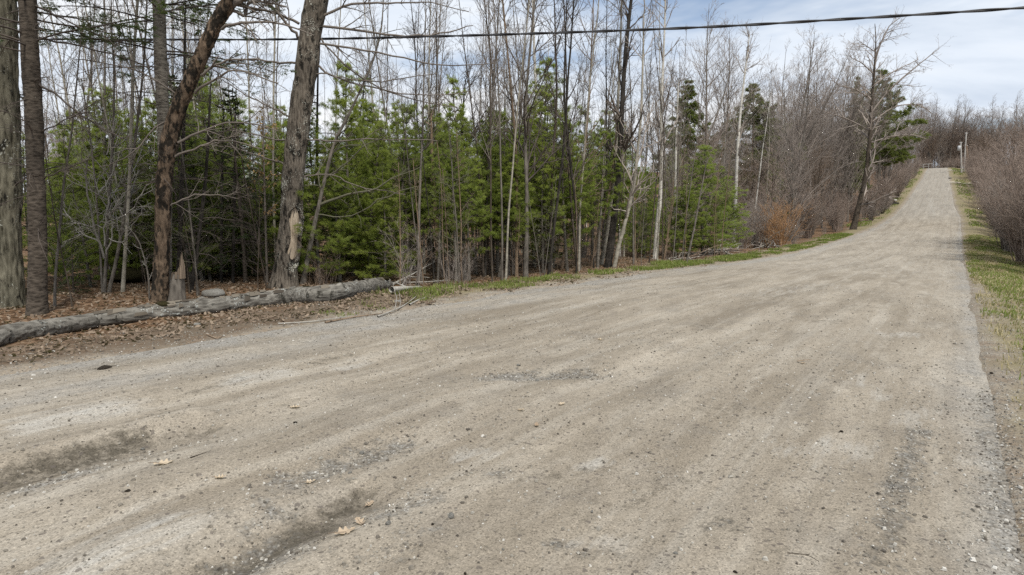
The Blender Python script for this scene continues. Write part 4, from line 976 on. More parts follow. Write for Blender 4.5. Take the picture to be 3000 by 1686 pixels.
# ------------------------------------------------------------------ the rest of the wood
rr = random.Random(5)
ZONES = [(400, 'between the left conifer trunk and the flaky trunk'), (715, 'between the flaky trunk and the wounded maple'), (1000, 'just right of the maple, above the log end'), (1290, 'between the log end and the slim grey-brown tree'), (1520, 'between the slim grey-brown tree and the black trunk'), (1655, 'between the black trunk and the tall white birch'), (1850, 'between the tall white birch and the slender birch'), (9999, 'near the rusty shrub')]
def zone(px): return next(z for lim, z in ZONES if px < lim)
def fill(n, plist, pxr, vr, label, group, hr=(.8, 1.15), tops=None, Hp=7., vpow=1.6, sxy=(.9, 1.2), tilt=.05):
    for _ in range(n):
        px = rr.uniform(*pxr); v = vr[0] + (vr[1] - vr[0]) * rr.random() ** vpow
        p = rr.choice(plist); b = edge_pt(px, v)
        if tops: s = max(.3, (at_s(px, rr.gauss(*tops), b[1])[2] - b[2]) / Hp)
        else: s = rr.uniform(*hr)
        zn = zone(px)
        place(p, b, rr.uniform(0, 6.28), s, label + ', ' + zn, group + ' ' + zn, s * rr.uniform(*sxy), (rr.gauss(0, tilt), rr.gauss(0, tilt)))
A = [q for k in ('grey', 'dark') for q in poles[k]]; Bp = [q for k in ('aspen', 'birch', 'tan') for q in poles[k]]
fill(30, pines[:1] + pines[3:4] + pines[1:2], (110, 740), (14, 26), 'yellow-green pine', 'pines behind the fallen log', tops=(285, 60))
fill(16, pines[:2], (800, 1020), (12.2, 22), 'bright green pine', 'bright pines right of the maple', tops=(310, 60), sxy=(1.0, 1.3))
fill(34, [pines[2], pines[4], pines[1]], (1000, 1560), (12.5, 24), 'green pine among bare stems', 'pines of the middle wood', tops=(310, 55), sxy=(1.0, 1.35))
fill(14, pines[:1] + pines[3:4], (330, 760), (15.0, 20), 'low bright green pine', 'low pines behind the fallen log', tops=(470, 60), sxy=(1.1, 1.6))
fill(9, pines[:1] + pines[3:4], (1560, 1900), (13, 24), 'half hidden pine', 'pines behind the birches', tops=(430, 40))
fill(26, A, (1200, 1700), (10, 28), 'slender dark bare tree', 'dark bare trees of the middle thicket', (.85, 1.15))
fill(26, Bp, (1230, 1960), (10.5, 30), 'slender pale bare tree', 'pale bare trees of the middle thicket', (.75, 1.1))
fill(40, poles['thin'], (1080, 1760), (10, 26), 'very thin bare pole with fine twigs', 'thin poles of the middle thicket', (.85, 1.15))
fill(14, poles['thin'] + A, (840, 1240), (15, 34), 'thin bare tree behind pines', 'bare trees behind the mid-left pines', (.75, 1.05))
fill(30, poles['grey'] + poles['tan'] + poles['aspen'] + bushy[3:], (100, 720), (20, 42), 'grey twiggy background tree', 'twiggy trees of the left background', (.65, .95))
fill(34, poles['thin'], (100, 730), (13.5, 34), 'very thin grey pole with fine twigs', 'thin poles at left', (.75, 1.1))
fill(18, poles['thin'], (800, 1240), (13, 34), 'thin bare pole behind bright pines', 'thin poles right of the maple', (.85, 1.15))
fill(12, saplings[2:3] + saplings[1:2], (110, 760), (11.8, 17), 'thin twiggy sapling', 'saplings behind the log', (.6, 1.1))
fill(14, [pines[2], pines[4]], (990, 1530), (10.6, 13.2), 'pine with bare lower trunk', 'bare-legged pines at the wood edge', tops=(330, 40), sxy=(1.0, 1.3))
fill(26, saplings, (990, 1640), (9.3, 14), 'thin shaded sapling', 'saplings of the middle wood', (.45, .9))
fill(36, saplings + poles['tan'], (1560, 2060), (8.8, 15), 'thin brown sapling', 'saplings below the birches', (.45, .9))
fill(24, poles['dark'] + poles['grey'], (1000, 1560), (10.5, 18), 'thin dark trunk under pines', 'dark trunks under the pines', (.4, .7))
fill(14, brushy, (1000, 2100), (9.2, 13), 'low brown brushwood', 'brushwood of the wood edge', (.3, .6))
fill(7, brushy, (380, 960), (12, 17), 'low tangled brushwood', 'brushwood behind the log', (.4, .8))
fill(16, bushy, (1660, 2050), (13, 34), 'brown bushy bare tree', 'bushy trees behind the birches', (.38, .58))
# along the hill: placed by distance up the road
def hill(n, plist, ur, vr, label, group, hr, left=True, vpow=1.5, near=None):
    for _ in range(n):
        u = rr.uniform(*ur); off = vr[0] + (vr[1] - vr[0]) * rr.random() ** vpow
        v = float(v_left(u)) + off if left else float(v_right(u)) - off
        x, y = xy_of(u, v); s = rr.uniform(*hr)
        place(rr.choice(plist), (x, y, zg_xy(x, y)), rr.uniform(0, 6.28), s, label, group, s * rr.uniform(.85, 1.15), (rr.gauss(0, .04), rr.gauss(0, .04)))
hill(7, bushy, (44, 60), (3.2, 9), 'bushy grey-brown bare tree at the foot of the left slope', 'bare trees at the foot of the left slope', (.6, .95))
hill(12, [bushy[0], bushy[2]], (52, 100), (3.5, 12), 'tall grey-brown bare tree standing above the left slope', 'tall bare trees on the left slope', (1.3, 1.6))
hill(20, bushy, (60, 100), (3.2, 20), 'bushy mauve-brown bare tree on the left slope of the hill road', 'bare trees on the left slope', (1.0, 1.45))
hill(30, bushy, (95, 172), (2.2, 24), 'distant bare tree lining the left of the hill road', 'distant trees left of the hill road', (.85, 1.2))
hill(28, shrubs + brushy[1:2], (41, 80), (1.9, 6), 'reddish leafless bush at the left roadside below the hill', 'left roadside bushes', (.5, .95))
hill(36, shrubs, (78, 170), (1.4, 4), 'small distant bush on the left verge of the hill', 'distant left verge bushes', (.55, .9))
hill(34, shrubs, (27, 55), (2.1, 6), 'dense red-brown leafless bush on the near right verge', 'red-brown bushes on the right', (.9, 1.3), False)
hill(30, shrubs[:2], (50, 92), (2.6, 9), 'dense red-brown leafless bush further up the right verge', 'red-brown bushes further up on the right', (.85, 1.2), False)
hill(46, shrubs, (86, 172), (3.2, 9), 'distant brown bush on the right of the hill road', 'distant bushes on the right', (.7, 1.1), False)
hill(34, bushy, (60, 180), (10, 36), 'bare tree rising behind the bushes on the right', 'bare trees on the right', (.75, 1.1), False)
_x, _y = xy_of(60, -15.); 
# rusty cut shrub and the brush pile at its foot
_p = hit_s(1950, 622); place(rusty, _p, .4, 1.15, 'rust-orange shrub of upright shoots behind the brush pile', None, 1.5, name='shrub')
_p2 = hit_s(2000, 612); place(shrubs[2], _p2 + np.array([.6, 1.6, 0]), .4, .55, 'pale pinkish bush right of the rusty shrub', None, .6, name='shrub')

# ------------------------------------------------------------------ far wood that reads as one mass
def far_wood(name, label, plist, pts, scales, seed):
    col = bpy.data.collections.new(name + ' kinds')
    for p in plist:
        V, F, n, mats, mi, tn = [], [], 0, [], [], []
        for k, (nm, me) in enumerate(p['parts']):
            a = np.empty(len(me.vertices) * 3, np.float32); me.vertices.foreach_get('co', a); V.append(a.reshape(-1, 3))
            q = np.empty(len(me.loops), np.int32); me.loops.foreach_get('vertex_index', q); q = q.reshape(-1, 4) + n; F.append(q)
            t = np.empty(len(me.vertices), np.float32); me.attributes['tint'].data.foreach_get('value', t); tn.append(t)
            mi += [k] * len(q); n += len(me.vertices); mats.append(me.materials[0])
        me = mesh_obj('far_tree', np.concatenate(V), [np.concatenate(F)], mats, mat_idx=mi, attrs={'tint': np.concatenate(tn)}, link=False)
        col.objects.link(bpy.data.objects.new('far_tree', me))
    pts = np.asarray(pts, float)
    me = bpy.data.meshes.new(name); me.vertices.add(len(pts)); me.vertices.foreach_set('co', pts.astype(np.float32).ravel())
    a = me.attributes.new('size', 'FLOAT', 'POINT'); a.data.foreach_set('value', np.asarray(scales, np.float32))
    o = bpy.data.objects.new(name, me); C.objects.link(o); tag(o, label, 'trees', kind='stuff')
    ng = bpy.data.node_groups.new(name, 'GeometryNodeTree')
    ng.interface.new_socket('Geometry', in_out='INPUT', socket_type='NodeSocketGeometry'); ng.interface.new_socket('Geometry', in_out='OUTPUT', socket_type='NodeSocketGeometry')
    N, L = ng.nodes, ng.links
    gi, go_ = N.new('NodeGroupInput'), N.new('NodeGroupOutput')
    ci = N.new('GeometryNodeCollectionInfo'); ci.inputs['Collection'].default_value = col; ci.inputs['Separate Children'].default_value = True; ci.inputs['Reset Children'].default_value = True
    ip = N.new('GeometryNodeInstanceOnPoints'); ip.inputs['Pick Instance'].default_value = True
    rv = N.new('FunctionNodeRandomValue'); rv.data_type = 'FLOAT_VECTOR'; rv.inputs[0].default_value = (-.05, -.05, 0); rv.inputs[1].default_value = (.05, .05, 6.28); rv.inputs['Seed'].default_value = seed
    at = N.new('GeometryNodeInputNamedAttribute'); at.data_type = 'FLOAT'; at.inputs[0].default_value = 'size'
    mp = N.new('GeometryNodeSetPosition')
    L.new(gi.outputs[0], ip.inputs['Points']); L.new(ci.outputs[0], ip.inputs['Instance']); L.new(rv.outputs[0], ip.inputs['Rotation']); L.new(at.outputs[0], ip.inputs['Scale']); L.new(ip.outputs[0], go_.inputs[0])
    md = o.modifiers.new('trees', 'NODES'); md.node_group = ng
    return o
def far_pts(n, fn):
    P, s = [], []
    for _ in range(n):
        x, y, k = fn(); P.append((x, y, zg_xy(x, y) - .1)); s.append(k)
    return P, s
def _behind():
    b = edge_pt(rr.uniform(-250, 1750), rr.uniform(38, 80)) if rr.random() < .7 else edge_pt(rr.uniform(1650, 2150), rr.uniform(24, 44)); return b[0], b[1], rr.uniform(.55, .85)
far_wood('far_wood', 'brown mass of far bare trees closing the wood at the back', bushy, *far_pts(96, _behind), 3)
def _crest():
    u = rr.uniform(190, 250); v = rr.uniform(-45, 55) if rr.random() < .6 else rr.uniform(-10, 16); x, y = xy_of(u, v); return x, y, rr.uniform(1.0, 1.5)
far_wood('skyline_wood', 'grey-brown wood on the skyline beyond the crest of the road', bushy, *far_pts(190, _crest), 4)

def _brush():
    if rr.random() < .5: u, v = rr.uniform(178, 196), rr.uniform(-12, 22)
    else: u, v = rr.uniform(80, 190), rr.choice([1, -1]) * rr.uniform(9, 30)
    x, y = xy_of(u, v)
    if -1.5 < v - float(v_right(u)) and v - float(v_left(u)) < 1.0 and u < 186: x, y = xy_of(190 + rr.random() * 8, v)
    return x, y, rr.uniform(.35, .65) if u > 176 else rr.uniform(.6, 1.0)
far_wood('distant_brush', 'brown underbrush between the far trees round the crest', shrubs, *far_pts(230, _brush), 6)

# ------------------------------------------------------------------ fallen log
def log_line(pix, n, r=None):
    P = []
    for x, y, w in pix:
        b, _ = put_s(x, y + w * .5); rad = w * G / F_PX * math.hypot(b[1], 0) * .5
        P.append((b[0], b[1], b[2] + rad * .80, rad))
    P = spline(P, n); return P[:, :3], P[:, 3]
def log_mesh(P, R, k, relief, seed, bag, rag0=0., rag1=.12, knots=()):
    n = len(P); T = norm(np.gradient(P, axis=0)); up = np.array([0, 0, 1.])
    A = norm(up - T * (T @ up)[:, None]); Bn = np.cross(T, A)
    a = -PI + np.arange(k) * 2 * PI / k
    s = np.concatenate([[0], np.cumsum(np.linalg.norm(np.diff(P, axis=0), axis=1))])
    SS, AA = np.meshgrid(s, a, indexing='ij'); arc = AA * R.mean()
    seam = 1 - smooth(PI - .4, PI, np.abs(AA))
    an = lambda ls, lz, sd: vnoise(arc / ls, SS / lz, 1.0, sd) - .5
    rad = R[:, None] + seam * (relief * (an(.05, .12, seed) * 1.5 + an(.025, .05, seed + 1)) + R[:, None] * .22 * an(.2, .45, seed + 2))
    for ks, ka, kr, kh in knots:
        rad = rad + kh * np.exp(-(((SS - ks) / kr) ** 2 + ((AA - ka) * R.mean() / kr) ** 2))
    off = np.zeros_like(SS)
    e = np.clip((SS - (s[-1] - .35)) / .35, 0, 1); off = off + e * rag1 * 2.2 * (an(.05, 9, seed + 7))
    e0 = np.clip((.25 - SS) / .25, 0, 1); off = off - e0 * rag0 * 2 * an(.05, 9, seed + 8)
    V = P[:, None] + rad[..., None] * (np.cos(a)[None, :, None] * A[:, None] + np.sin(a)[None, :, None] * Bn[:, None]) + off[..., None] * T[:, None]
    V = V.reshape(-1, 3); i = np.arange(n - 1)[:, None] * k; j = np.arange(k)[None]; j2 = (j + 1) % k
    Q = np.stack([i + j, i + j2, i + k + j2, i + k + j], -1).reshape(-1, 4)
    V2 = np.concatenate([V, P[:1] + T[:1] * .03, P[-1:] - T[-1:] * .10]); nv = len(V)
    jj = np.arange(k); j3 = (jj + 1) % k
    Tt = np.concatenate([np.stack([j3, jj, np.full(k, nv)], -1), np.stack([(n - 1) * k + jj, (n - 1) * k + j3, np.full(k, nv + 1)], -1)])
    bag.add(V2, Q=Q, T=Tt); return A, Bn, s
LOGP = [(14, 838, 49), (60, 828, 48), (150, 815, 44), (250, 801, 41), (350, 787, 40), (450, 775, 40), (550, 765, 41), (640, 752, 44), (720, 744, 46), (800, 738, 44), (880, 727, 41), (940, 716, 37), (972, 712, 30)]
P, R = log_line(LOGP, 260)
# bring the hump where the log bridges a hollow
lg = Bag(); A_, B_, s_ = log_mesh(P, R, 40, .012, 3, lg, .05, .14, knots=((2.9, .2, .06, .05), (4.6, -.4, .05, .04), (5.6, .5, .06, .05)))
root = empty('fallen_log', P[len(P) // 2] - np.array([0, 0, R.mean()]), 'long grey fallen log with pale lichen lying along the road edge', 'log')
lparts = [lg.build('trunk', BK_LOG)]
WOODR = M('rotten orange wood', .9, .1); _n = WOODR.noise(WOODR.mapping(WOODR.coord(), (30, 30, 6)), 1., 5, .7)
ROT = WOODR.finish(WOODR.mix(_n, (.06, .035, .02), (.27, .16, .085)), WOODR.bump(_n, .8, .03))
g = Bag(); rng = np.random.default_rng(8)
# splintered end and bark flakes
for k in range(22):
    a = rng.uniform(0, 2 * PI); q = P[-6] + (math.cos(a) * A_[-6] + math.sin(a) * B_[-6]) * R[-6] * rng.uniform(.1, .8)
    d = norm((P[-1] - P[-8])[None])[0] + rng.normal(0, .16, 3); Ln = rng.uniform(.15, .42)
    pp = np.stack([q, q + d * Ln * .6, q + d * Ln]); g.tubes(pp[None], np.array([[.024, .016, .003]]) * rng.uniform(.6, 1.3), 5, rng.uniform(0, 1))
lparts.append(g.build('splintered_end', ROT))
for i, a, L_, r_ in ((92, -.6, .03, .032), (140, .7, .05, .024), (171, -.9, .03, .034), (226, -.7, .04, .026)):
    nn = math.cos(a) * A_[i] + math.sin(a) * B_[i]; q = P[i] + nn * R[i] * .8; st_ = Bag()
    st_.tubes(np.array([[q, q + nn * R[i] * .35, q + nn * (R[i] * .3 + L_), q + nn * (R[i] * .3 + L_ * 1.02)]]), np.array([[r_ * 1.8, r_ * 1.1, r_ * .8, .002]]), 8); lparts.append(st_.build('branch_stub', BK_LOG))
g = Bag()
for k in range(70):
    i = rng.integers(60, 250); a = rng.normal(0, .55); r = R[i] * 1.03
    c = P[i] + r * (math.cos(a) * A_[i] + math.sin(a) * B_[i]); nn = math.cos(a) * A_[i] + math.sin(a) * B_[i]; tt = norm((P[i] - P[i - 2])[None])[0]; bb = np.cross(nn, tt)
    w, h = rng.uniform(.03, .12), rng.uniform(.02, .05); lift = rng.uniform(.0, .02)
    V = np.array([c - tt * w - bb * h, c + tt * w - bb * h * .7, c + tt * w * .8 + bb * h + nn * lift, c - tt * w * .7 + bb * h * 1.2 + nn * lift]) + nn * .004
    g.add(V, Q=np.array([[0, 1, 2, 3]]), tint=rng.uniform(0, 1))
lparts.append(g.build('bark_flakes', twig_mat('loose bark', (.055, .045, .035), (.25, .22, .175)), smooth_shade=False)); lparts[-1]['kind'] = 'stuff'
g = Bag()   # moss tufts on top, standing a little proud
for i, a, sc in ((100, .1, .09), (118, -.2, .06), (182, -.9, .10), (186, -.3, .07), (208, -.1, .08), (212, -1.0, .09), (150, .2, .05), (250, .2, .10)):
    c = P[i] + R[i] * .93 * (math.cos(a) * A_[i] + math.sin(a) * B_[i])
    th = np.linspace(0, PI, 6)[:, None]; ph = np.linspace(0, 2 * PI, 11)[None, :-1]
    V = np.stack([np.sin(th) * np.cos(ph), np.sin(th) * np.sin(ph), np.cos(th) + 0 * ph], -1).reshape(-1, 3)
    V = V * np.array([sc * 1.3, sc * 1.1, sc * .55]) * (1 + rng.normal(0, .12, (len(V), 1))) + c
    i_, j_ = np.arange(5)[:, None] * 10, np.arange(10)[None]; j2_ = (j_ + 1) % 10
    g.add(V, Q=np.stack([i_ + j_, i_ + j2_, i_ + 10 + j2_, i_ + 10 + j_], -1).reshape(-1, 4))
MOSSM = M('dark dry moss', 1., .05); MOSS = MOSSM.finish(MOSSM.mix(MOSSM.noise(MOSSM.coord(), 30, 4), (.014, .012, .007), (.055, .048, .022)), MOSSM.bump(MOSSM.noise(MOSSM.coord(), 60, 3), 1., .03))
lparts.append(g.build('moss', MOSS)); lparts[-1]['kind'] = 'stuff'; local(lparts, root)
P2, R2 = log_line([(-70, 866, 44), (-30, 852, 44), (0, 842, 44), (24, 836, 38)], 60)
P2[:, 0] += .10; P2[:, 1] -= .20
g = Bag(); log_mesh(P2, R2, 28, .012, 9, g, .05, .10)
o = g.build('fallen_log', BK_LOG); tag(o, 'short dark log end lying against the left end of the long fallen log', 'log')

# splintered stump
b = hit_s(447, 757); d = b[1]
P, R = traced([(446, 757, 42), (446, 735, 38), (447, 705, 35), (449, 690, 33)], d, 26)
P[0, 2] -= .1
V, Q, _ = hero_tube(P, R, 40, .010, .05, .3, 12, .15)
an = np.arange(40) * 2 * PI / 40; topi = slice(25 * 40, 26 * 40)
root = empty('tree_stump', (b[0], b[1], zg_xy(b[0], b[1])), 'grey broken stump with a sharp splintered point beside the flaky trunk', 'stump')
g = Bag(); g.add(V, Q=Q, tint=.4); sp = Bag(); rng = np.random.default_rng(3)
c = P[-1]; r = R[-1]
for k in range(34):
    a = rng.uniform(0, 2 * PI); q = np.array([math.cos(a), math.sin(a), 0]) * r * rng.uniform(.3, .98)
    hgt = (.05 + .36 * smooth(-.3, 1.0, math.cos(a - .2)) ** 1.5) * rng.uniform(.5, 1.05)
    pp = np.stack([c + q - np.array([0, 0, .08]), c + q * .98 + np.array([.01, 0, hgt * .55]), c + q * .85 + np.array([.02, 0, hgt])])
    sp.tubes(pp[None], np.array([[.030, .022, .004]]) * rng.uniform(.7, 1.2), 5, rng.uniform(0, 1))
local([g.build('trunk', BK_DEAD if False else BK_GREY), sp.build('splinters', twig_mat('weathered splinters', (.05, .038, .028), (.20, .155, .115)))], root)

# ------------------------------------------------------------------ rocks
STM = M('field stone', .9, .2); _o = STM.coord()
STONE = STM.finish(STM.mix(STM.noise(_o, 7, 6, .65), (.11, .105, .095), (.34, .33, .30)), STM.bump(STM.noise(_o, 20, 6, .7), .7, .03))
_p = STM.rnd()
def rock_mesh(seed, n=2, amp=.35):
    import bmesh
    bm = bmesh.new(); bmesh.ops.create_icosphere(bm, subdivisions=n, radius=1.0)
    rg = np.random.default_rng(seed); ax = norm(rg.normal(size=(7, 3))); cut = rg.uniform(.5, .9, 7)
    for v in bm.verts:
        c = np.array(v.co[:])
        for a, k in zip(ax, cut):
            t = c @ a
            if t > k: c = c - a * (t - k) * .9
        v.co = c * (1 + rg.normal(0, .03))
    me = bpy.data.meshes.new('rock'); bm.to_mesh(me); bm.free(); return me
def rock(px, py, wpx, hr, label, seed, name='rock', mat=STONE, sink=.3, cat='rock', depth_r=.8, n=3, group=None):
    q, nr = put_s(px, py); w = wpx * G / F_PX * q[1] * .5
    me = rock_mesh(seed, n); me.materials.append(mat)
    for p in me.polygons: p.use_smooth = n > 2
    o = bpy.data.objects.new(name, me); C.objects.link(o)
    o.scale = (w, w * depth_r, w * hr); o.location = (q[0], q[1] + w * .3, q[2] + w * hr * (1 - sink - .3)); o.rotation_euler = (0, 0, seed * .7)
    return tag(o, label, cat, group)
rock(532, 747, 62, .5, 'flat grey rock showing above the log right of the stump', 4)
rock(324, 712, 120, .42, 'dark mossy boulder behind the bleached shrub', 6, mat=MOSS, sink=.1)
rock(62, 742, 40, .6, 'dark low stone behind the straight conifer trunk', 7, mat=MOSS)
rock(2391, 450, 9, .5, 'small white stone on the right verge far up the hill', 8, sink=.0)
rock(1190, 908, 22, .4, 'flat pale stone in the gravel right of the log end', 9, sink=.45) if False else None
rock(1173, 892, 26, .35, 'flat grey stone among sticks beyond the log end', 10, sink=.2) if False else None
rock(1000, 762, 24, .35, 'flat pale stone among the sticks by the log end', 10, sink=.2)
rock(493, 820, 22, .5, 'pale angular stone lying just below the log', 11, sink=.25)

# ------------------------------------------------------------------ leaf litter, stuff
rng = np.random.default_rng(17)
LEAFM = leaf_mat('fallen leaves', (.080, .053, .036), (.36, .285, .215), (.20, .15, .105), .12, .75)
def leaf_geo(pos, size, rng, tint, lift=.012, tiltsd=.45):
    n = len(pos)
    out = np.array([(-1., 0), (-.35, -.42), (.1, -.30), (.55, -.38), (1., 0), (.5, .40), (.1, .28), (-.4, .44)])
    yaw = rng.uniform(0, 2 * PI, n); curl = rng.normal(.35, .35, n); fold = rng.normal(.25, .3, n)
    X_, Y_ = out[None, :, 0] * size[:, None], out[None, :, 1] * size[:, None] * rng.uniform(.8, 1.3, n)[:, None]
    Z_ = curl[:, None] * (out[None, :, 0] ** 2) * size[:, None] * .55 + fold[:, None] * np.abs(Y_)
    V = np.stack([X_, Y_, Z_], -1); tx, ty = rng.normal(0, tiltsd, n), rng.normal(0, tiltsd, n)
    c, s = np.cos(tx)[:, None], np.sin(tx)[:, None]; V = np.stack([V[..., 0], V[..., 1] * c - V[..., 2] * s, V[..., 1] * s + V[..., 2] * c], -1)
    c, s = np.cos(ty)[:, None], np.sin(ty)[:, None]; V = np.stack([V[..., 0] * c + V[..., 2] * s, V[..., 1], -V[..., 0] * s + V[..., 2] * c], -1)
    c, s = np.cos(yaw)[:, None], np.sin(yaw)[:, None]; V = np.stack([V[..., 0] * c - V[..., 1] * s, V[..., 0] * s + V[..., 1] * c, V[..., 2]], -1)
    V = V + pos[:, None]; V[..., 2] += lift
    b = np.arange(n)[:, None] * 8
    Q = np.concatenate([b + np.array([[0, 1, 6, 7]]), b + np.array([[1, 2, 5, 6]]), b + np.array([[2, 3, 4, 5]])])
    return V.reshape(-1, 3), Q, np.repeat(tint, 8)
def scatter_uv(n, ur, vr, rng, dens=None):
    u = rng.uniform(*ur, n); v = rng.uniform(*vr, n)
    if dens is not None:
        k = rng.uniform(0, 1, n) < dens(u, v); u, v = u[k], v[k]
    x, y = xy_of(u, v); return u, v, x, y
def litter(n, ur, vr, dens, size, name, label, tint=(0, 1)):
    u, v, x, y = scatter_uv(n, ur, vr, rng, dens)
    side = np.maximum(v - v_left(u), v_right(u) - v)
    z = np.maximum(zground(u, v), np.where(side < .3, zroad(u) + road_rel(u, v) - .01, -99))
    V, Q, t = leaf_geo(np.stack([x, y, z], -1), rng.uniform(*size, len(u)), rng, np.clip(rng.beta(1.6, 2.2, len(u)) * (tint[1] - tint[0]) + tint[0], 0, 1))
    g = Bag(); g.add(V, Q=Q, tint=t); o = g.build(name, LEAFM, smooth_shade=False); tag(o, label, 'leaves', kind='stuff')
litter(46000, (-8, 30), (7.6, 17), lambda u, v: np.clip(smooth(7.7, 8.6, v + (vnoise(u, v, .7, 41) - .5) * 1.6) * (.35 + .65 * smooth(.3, .6, vnoise(u, v, .8, 42))) * (1 - .5 * smooth(11, 16, v)) * np.where(u > 9, .55, 1), 0, 1), (.026, .055), 'leaf_litter', 'brown dry leaves covering the forest floor round the log')
litter(16000, (-4, 14), (7.3, 9.4), lambda u, v: np.clip(smooth(.42, .62, vnoise(u, v, .55, 43)) * smooth(7.4, 8.3, v + (vnoise(u, v, .5, 44) - .5)) * (.35 + .65 * smooth(2, 6, u)), 0, 1), (.02, .05), 'leaf_litter', 'russet leaves drifted between the log and the gravel', (0, .8))
litter(6000, (2, 60), (-5, -.6), lambda u, v: .28 * smooth(.35, .7, vnoise(u, v, .9, 46)) * smooth(-.6, -1.6, v), (.03, .05), 'leaf_litter', 'dry leaves caught in the grass of the right verge', (.3, 1))
litter(5000, (12, 40), (7.3, 8.8), lambda u, v: .5 * smooth(.4, .65, vnoise(u, v, .6, 47)), (.03, .05), 'leaf_litter', 'dry leaves along the left grass strip', (.2, 1))

# ------------------------------------------------------------------ grass, stuff
GRM = leaf_mat('grass', (.095, .140, .028), (.235, .300, .070), (.14, .16, .04), .35, .6)
STRAWM = leaf_mat('dry grass', (.22, .175, .09), (.46, .40, .25), (.30, .25, .14), .25, .7)
def grass(n, ur, vr, dens, hgt, name, label, mat, wd=.004, lean=.5):
    u, v, x, y = scatter_uv(n, ur, vr, rng, dens); N = len(u)
    z = zground(u, v) - .01; side = np.maximum(v - v_left(u), v_right(u) - v); ok = side > -.02
    u, v, x, y, z = u[ok], v[ok], x[ok], y[ok], z[ok]; N = len(u)
    h = rng.uniform(*hgt, N) * (.5 + vnoise(x, y, .35, 52)); a = rng.uniform(0, 2 * PI, N); l = rng.uniform(.1, lean, N)
    dx, dy = np.cos(a), np.sin(a); w = wd * (1 + u / 14)
    p = np.stack([x, y, z], -1); s = np.stack([-dy, dx, 0 * a], -1) * w[:, None]
    m_ = p + np.stack([dx * l * h * .35, dy * l * h * .35, h * .6], -1); t_ = p + np.stack([dx * l * h, dy * l * h, h * (1 - .25 * l)], -1)
    V = np.stack([p - s, p + s, m_ + s * .7, m_ - s * .7, t_], 1).reshape(-1, 3); b = np.arange(N)[:, None] * 5
    g = Bag(); g.add(V, Q=b + np.array([[0, 1, 2, 3]]), T=b + np.array([[3, 2, 4]]), tint=np.repeat(np.clip(vnoise(x, y, .6, 53) + rng.normal(0, .15, N), 0, 1), 5))
    tag(g.build(name, mat, smooth_shade=False), label, 'grass', kind='stuff')
gl = lambda u, v: np.clip(smooth(.34, .52, vnoise(u, v * 1.6, 1.1, 61)) * smooth(.0, .35, v - v_left(u)) * (1 - smooth(1.1, 2.2, v - v_left(u) + (vnoise(u, v, .8, 63) - .5) * .6)), 0, 1)
grass(90000, (8.0, 60), (6.3, 9.2), gl, (.05, .15), 'grass', 'fresh green grass strip along the left edge of the road', GRM, .004, .8)
grass(16000, (7, 60), (6.4, 9.4), lambda u, v: gl(u, v) * .5 + .22 * smooth(.1, .6, v - v_left(u)) * (1 - smooth(1.2, 2., v - v_left(u))), (.04, .12), 'dry_grass', 'bleached dry grass mixed in the left grass strip', STRAWM, .004, 1.2)
gr = lambda u, v: np.clip(smooth(5, 11, u) * smooth(.25, .6, vnoise(u * .35, v * 1.6, .8, 64)) * smooth(-.05, .3, v_right(u) - v + (vnoise(u, v, .5, 65) - .5) * .7) * (1 - smooth(2.2, 4., v_right(u) - v)), 0, 1)
grass(70000, (2, 60), (-5, -.5), gr, (.04, .11), 'grass', 'green grass on the right verge of the road', GRM, .004, .8)
grass(130000, (2, 60), (-6, -.5), lambda u, v: smooth(-.1, .25, v_right(u) - v + (vnoise(u, v, .6, 66) - .5) * .5) * (.35 + .65 * smooth(.3, .6, vnoise(u * .4, v, .7, 68))) * smooth(3, 9, u), (.03, .10), 'dry_grass', 'straw-coloured dry grass on the right verge', STRAWM, .004, 1.3)
grass(26000, (72, 175), (-6, 10), lambda u, v: np.clip(smooth(.3, .6, vnoise(u, v, 3., 67)) * smooth(.4, 1., np.maximum(v - v_left(u), v_right(u) - v)) * (1 - smooth(2.5, 3.6, np.maximum(v - v_left(u), v_right(u) - v))), 0, 1), (.1, .25), 'grass', 'grass on the distant verges of the hill', GRM, .006, .8)
grass(1500, (6.0, 8.5), (7.5, 8.6), lambda u, v: smooth(.62, .7, vnoise(u, v, .4, 69)), (.03, .08), 'grass', 'small green tufts in the gravel near the log end', GRM)

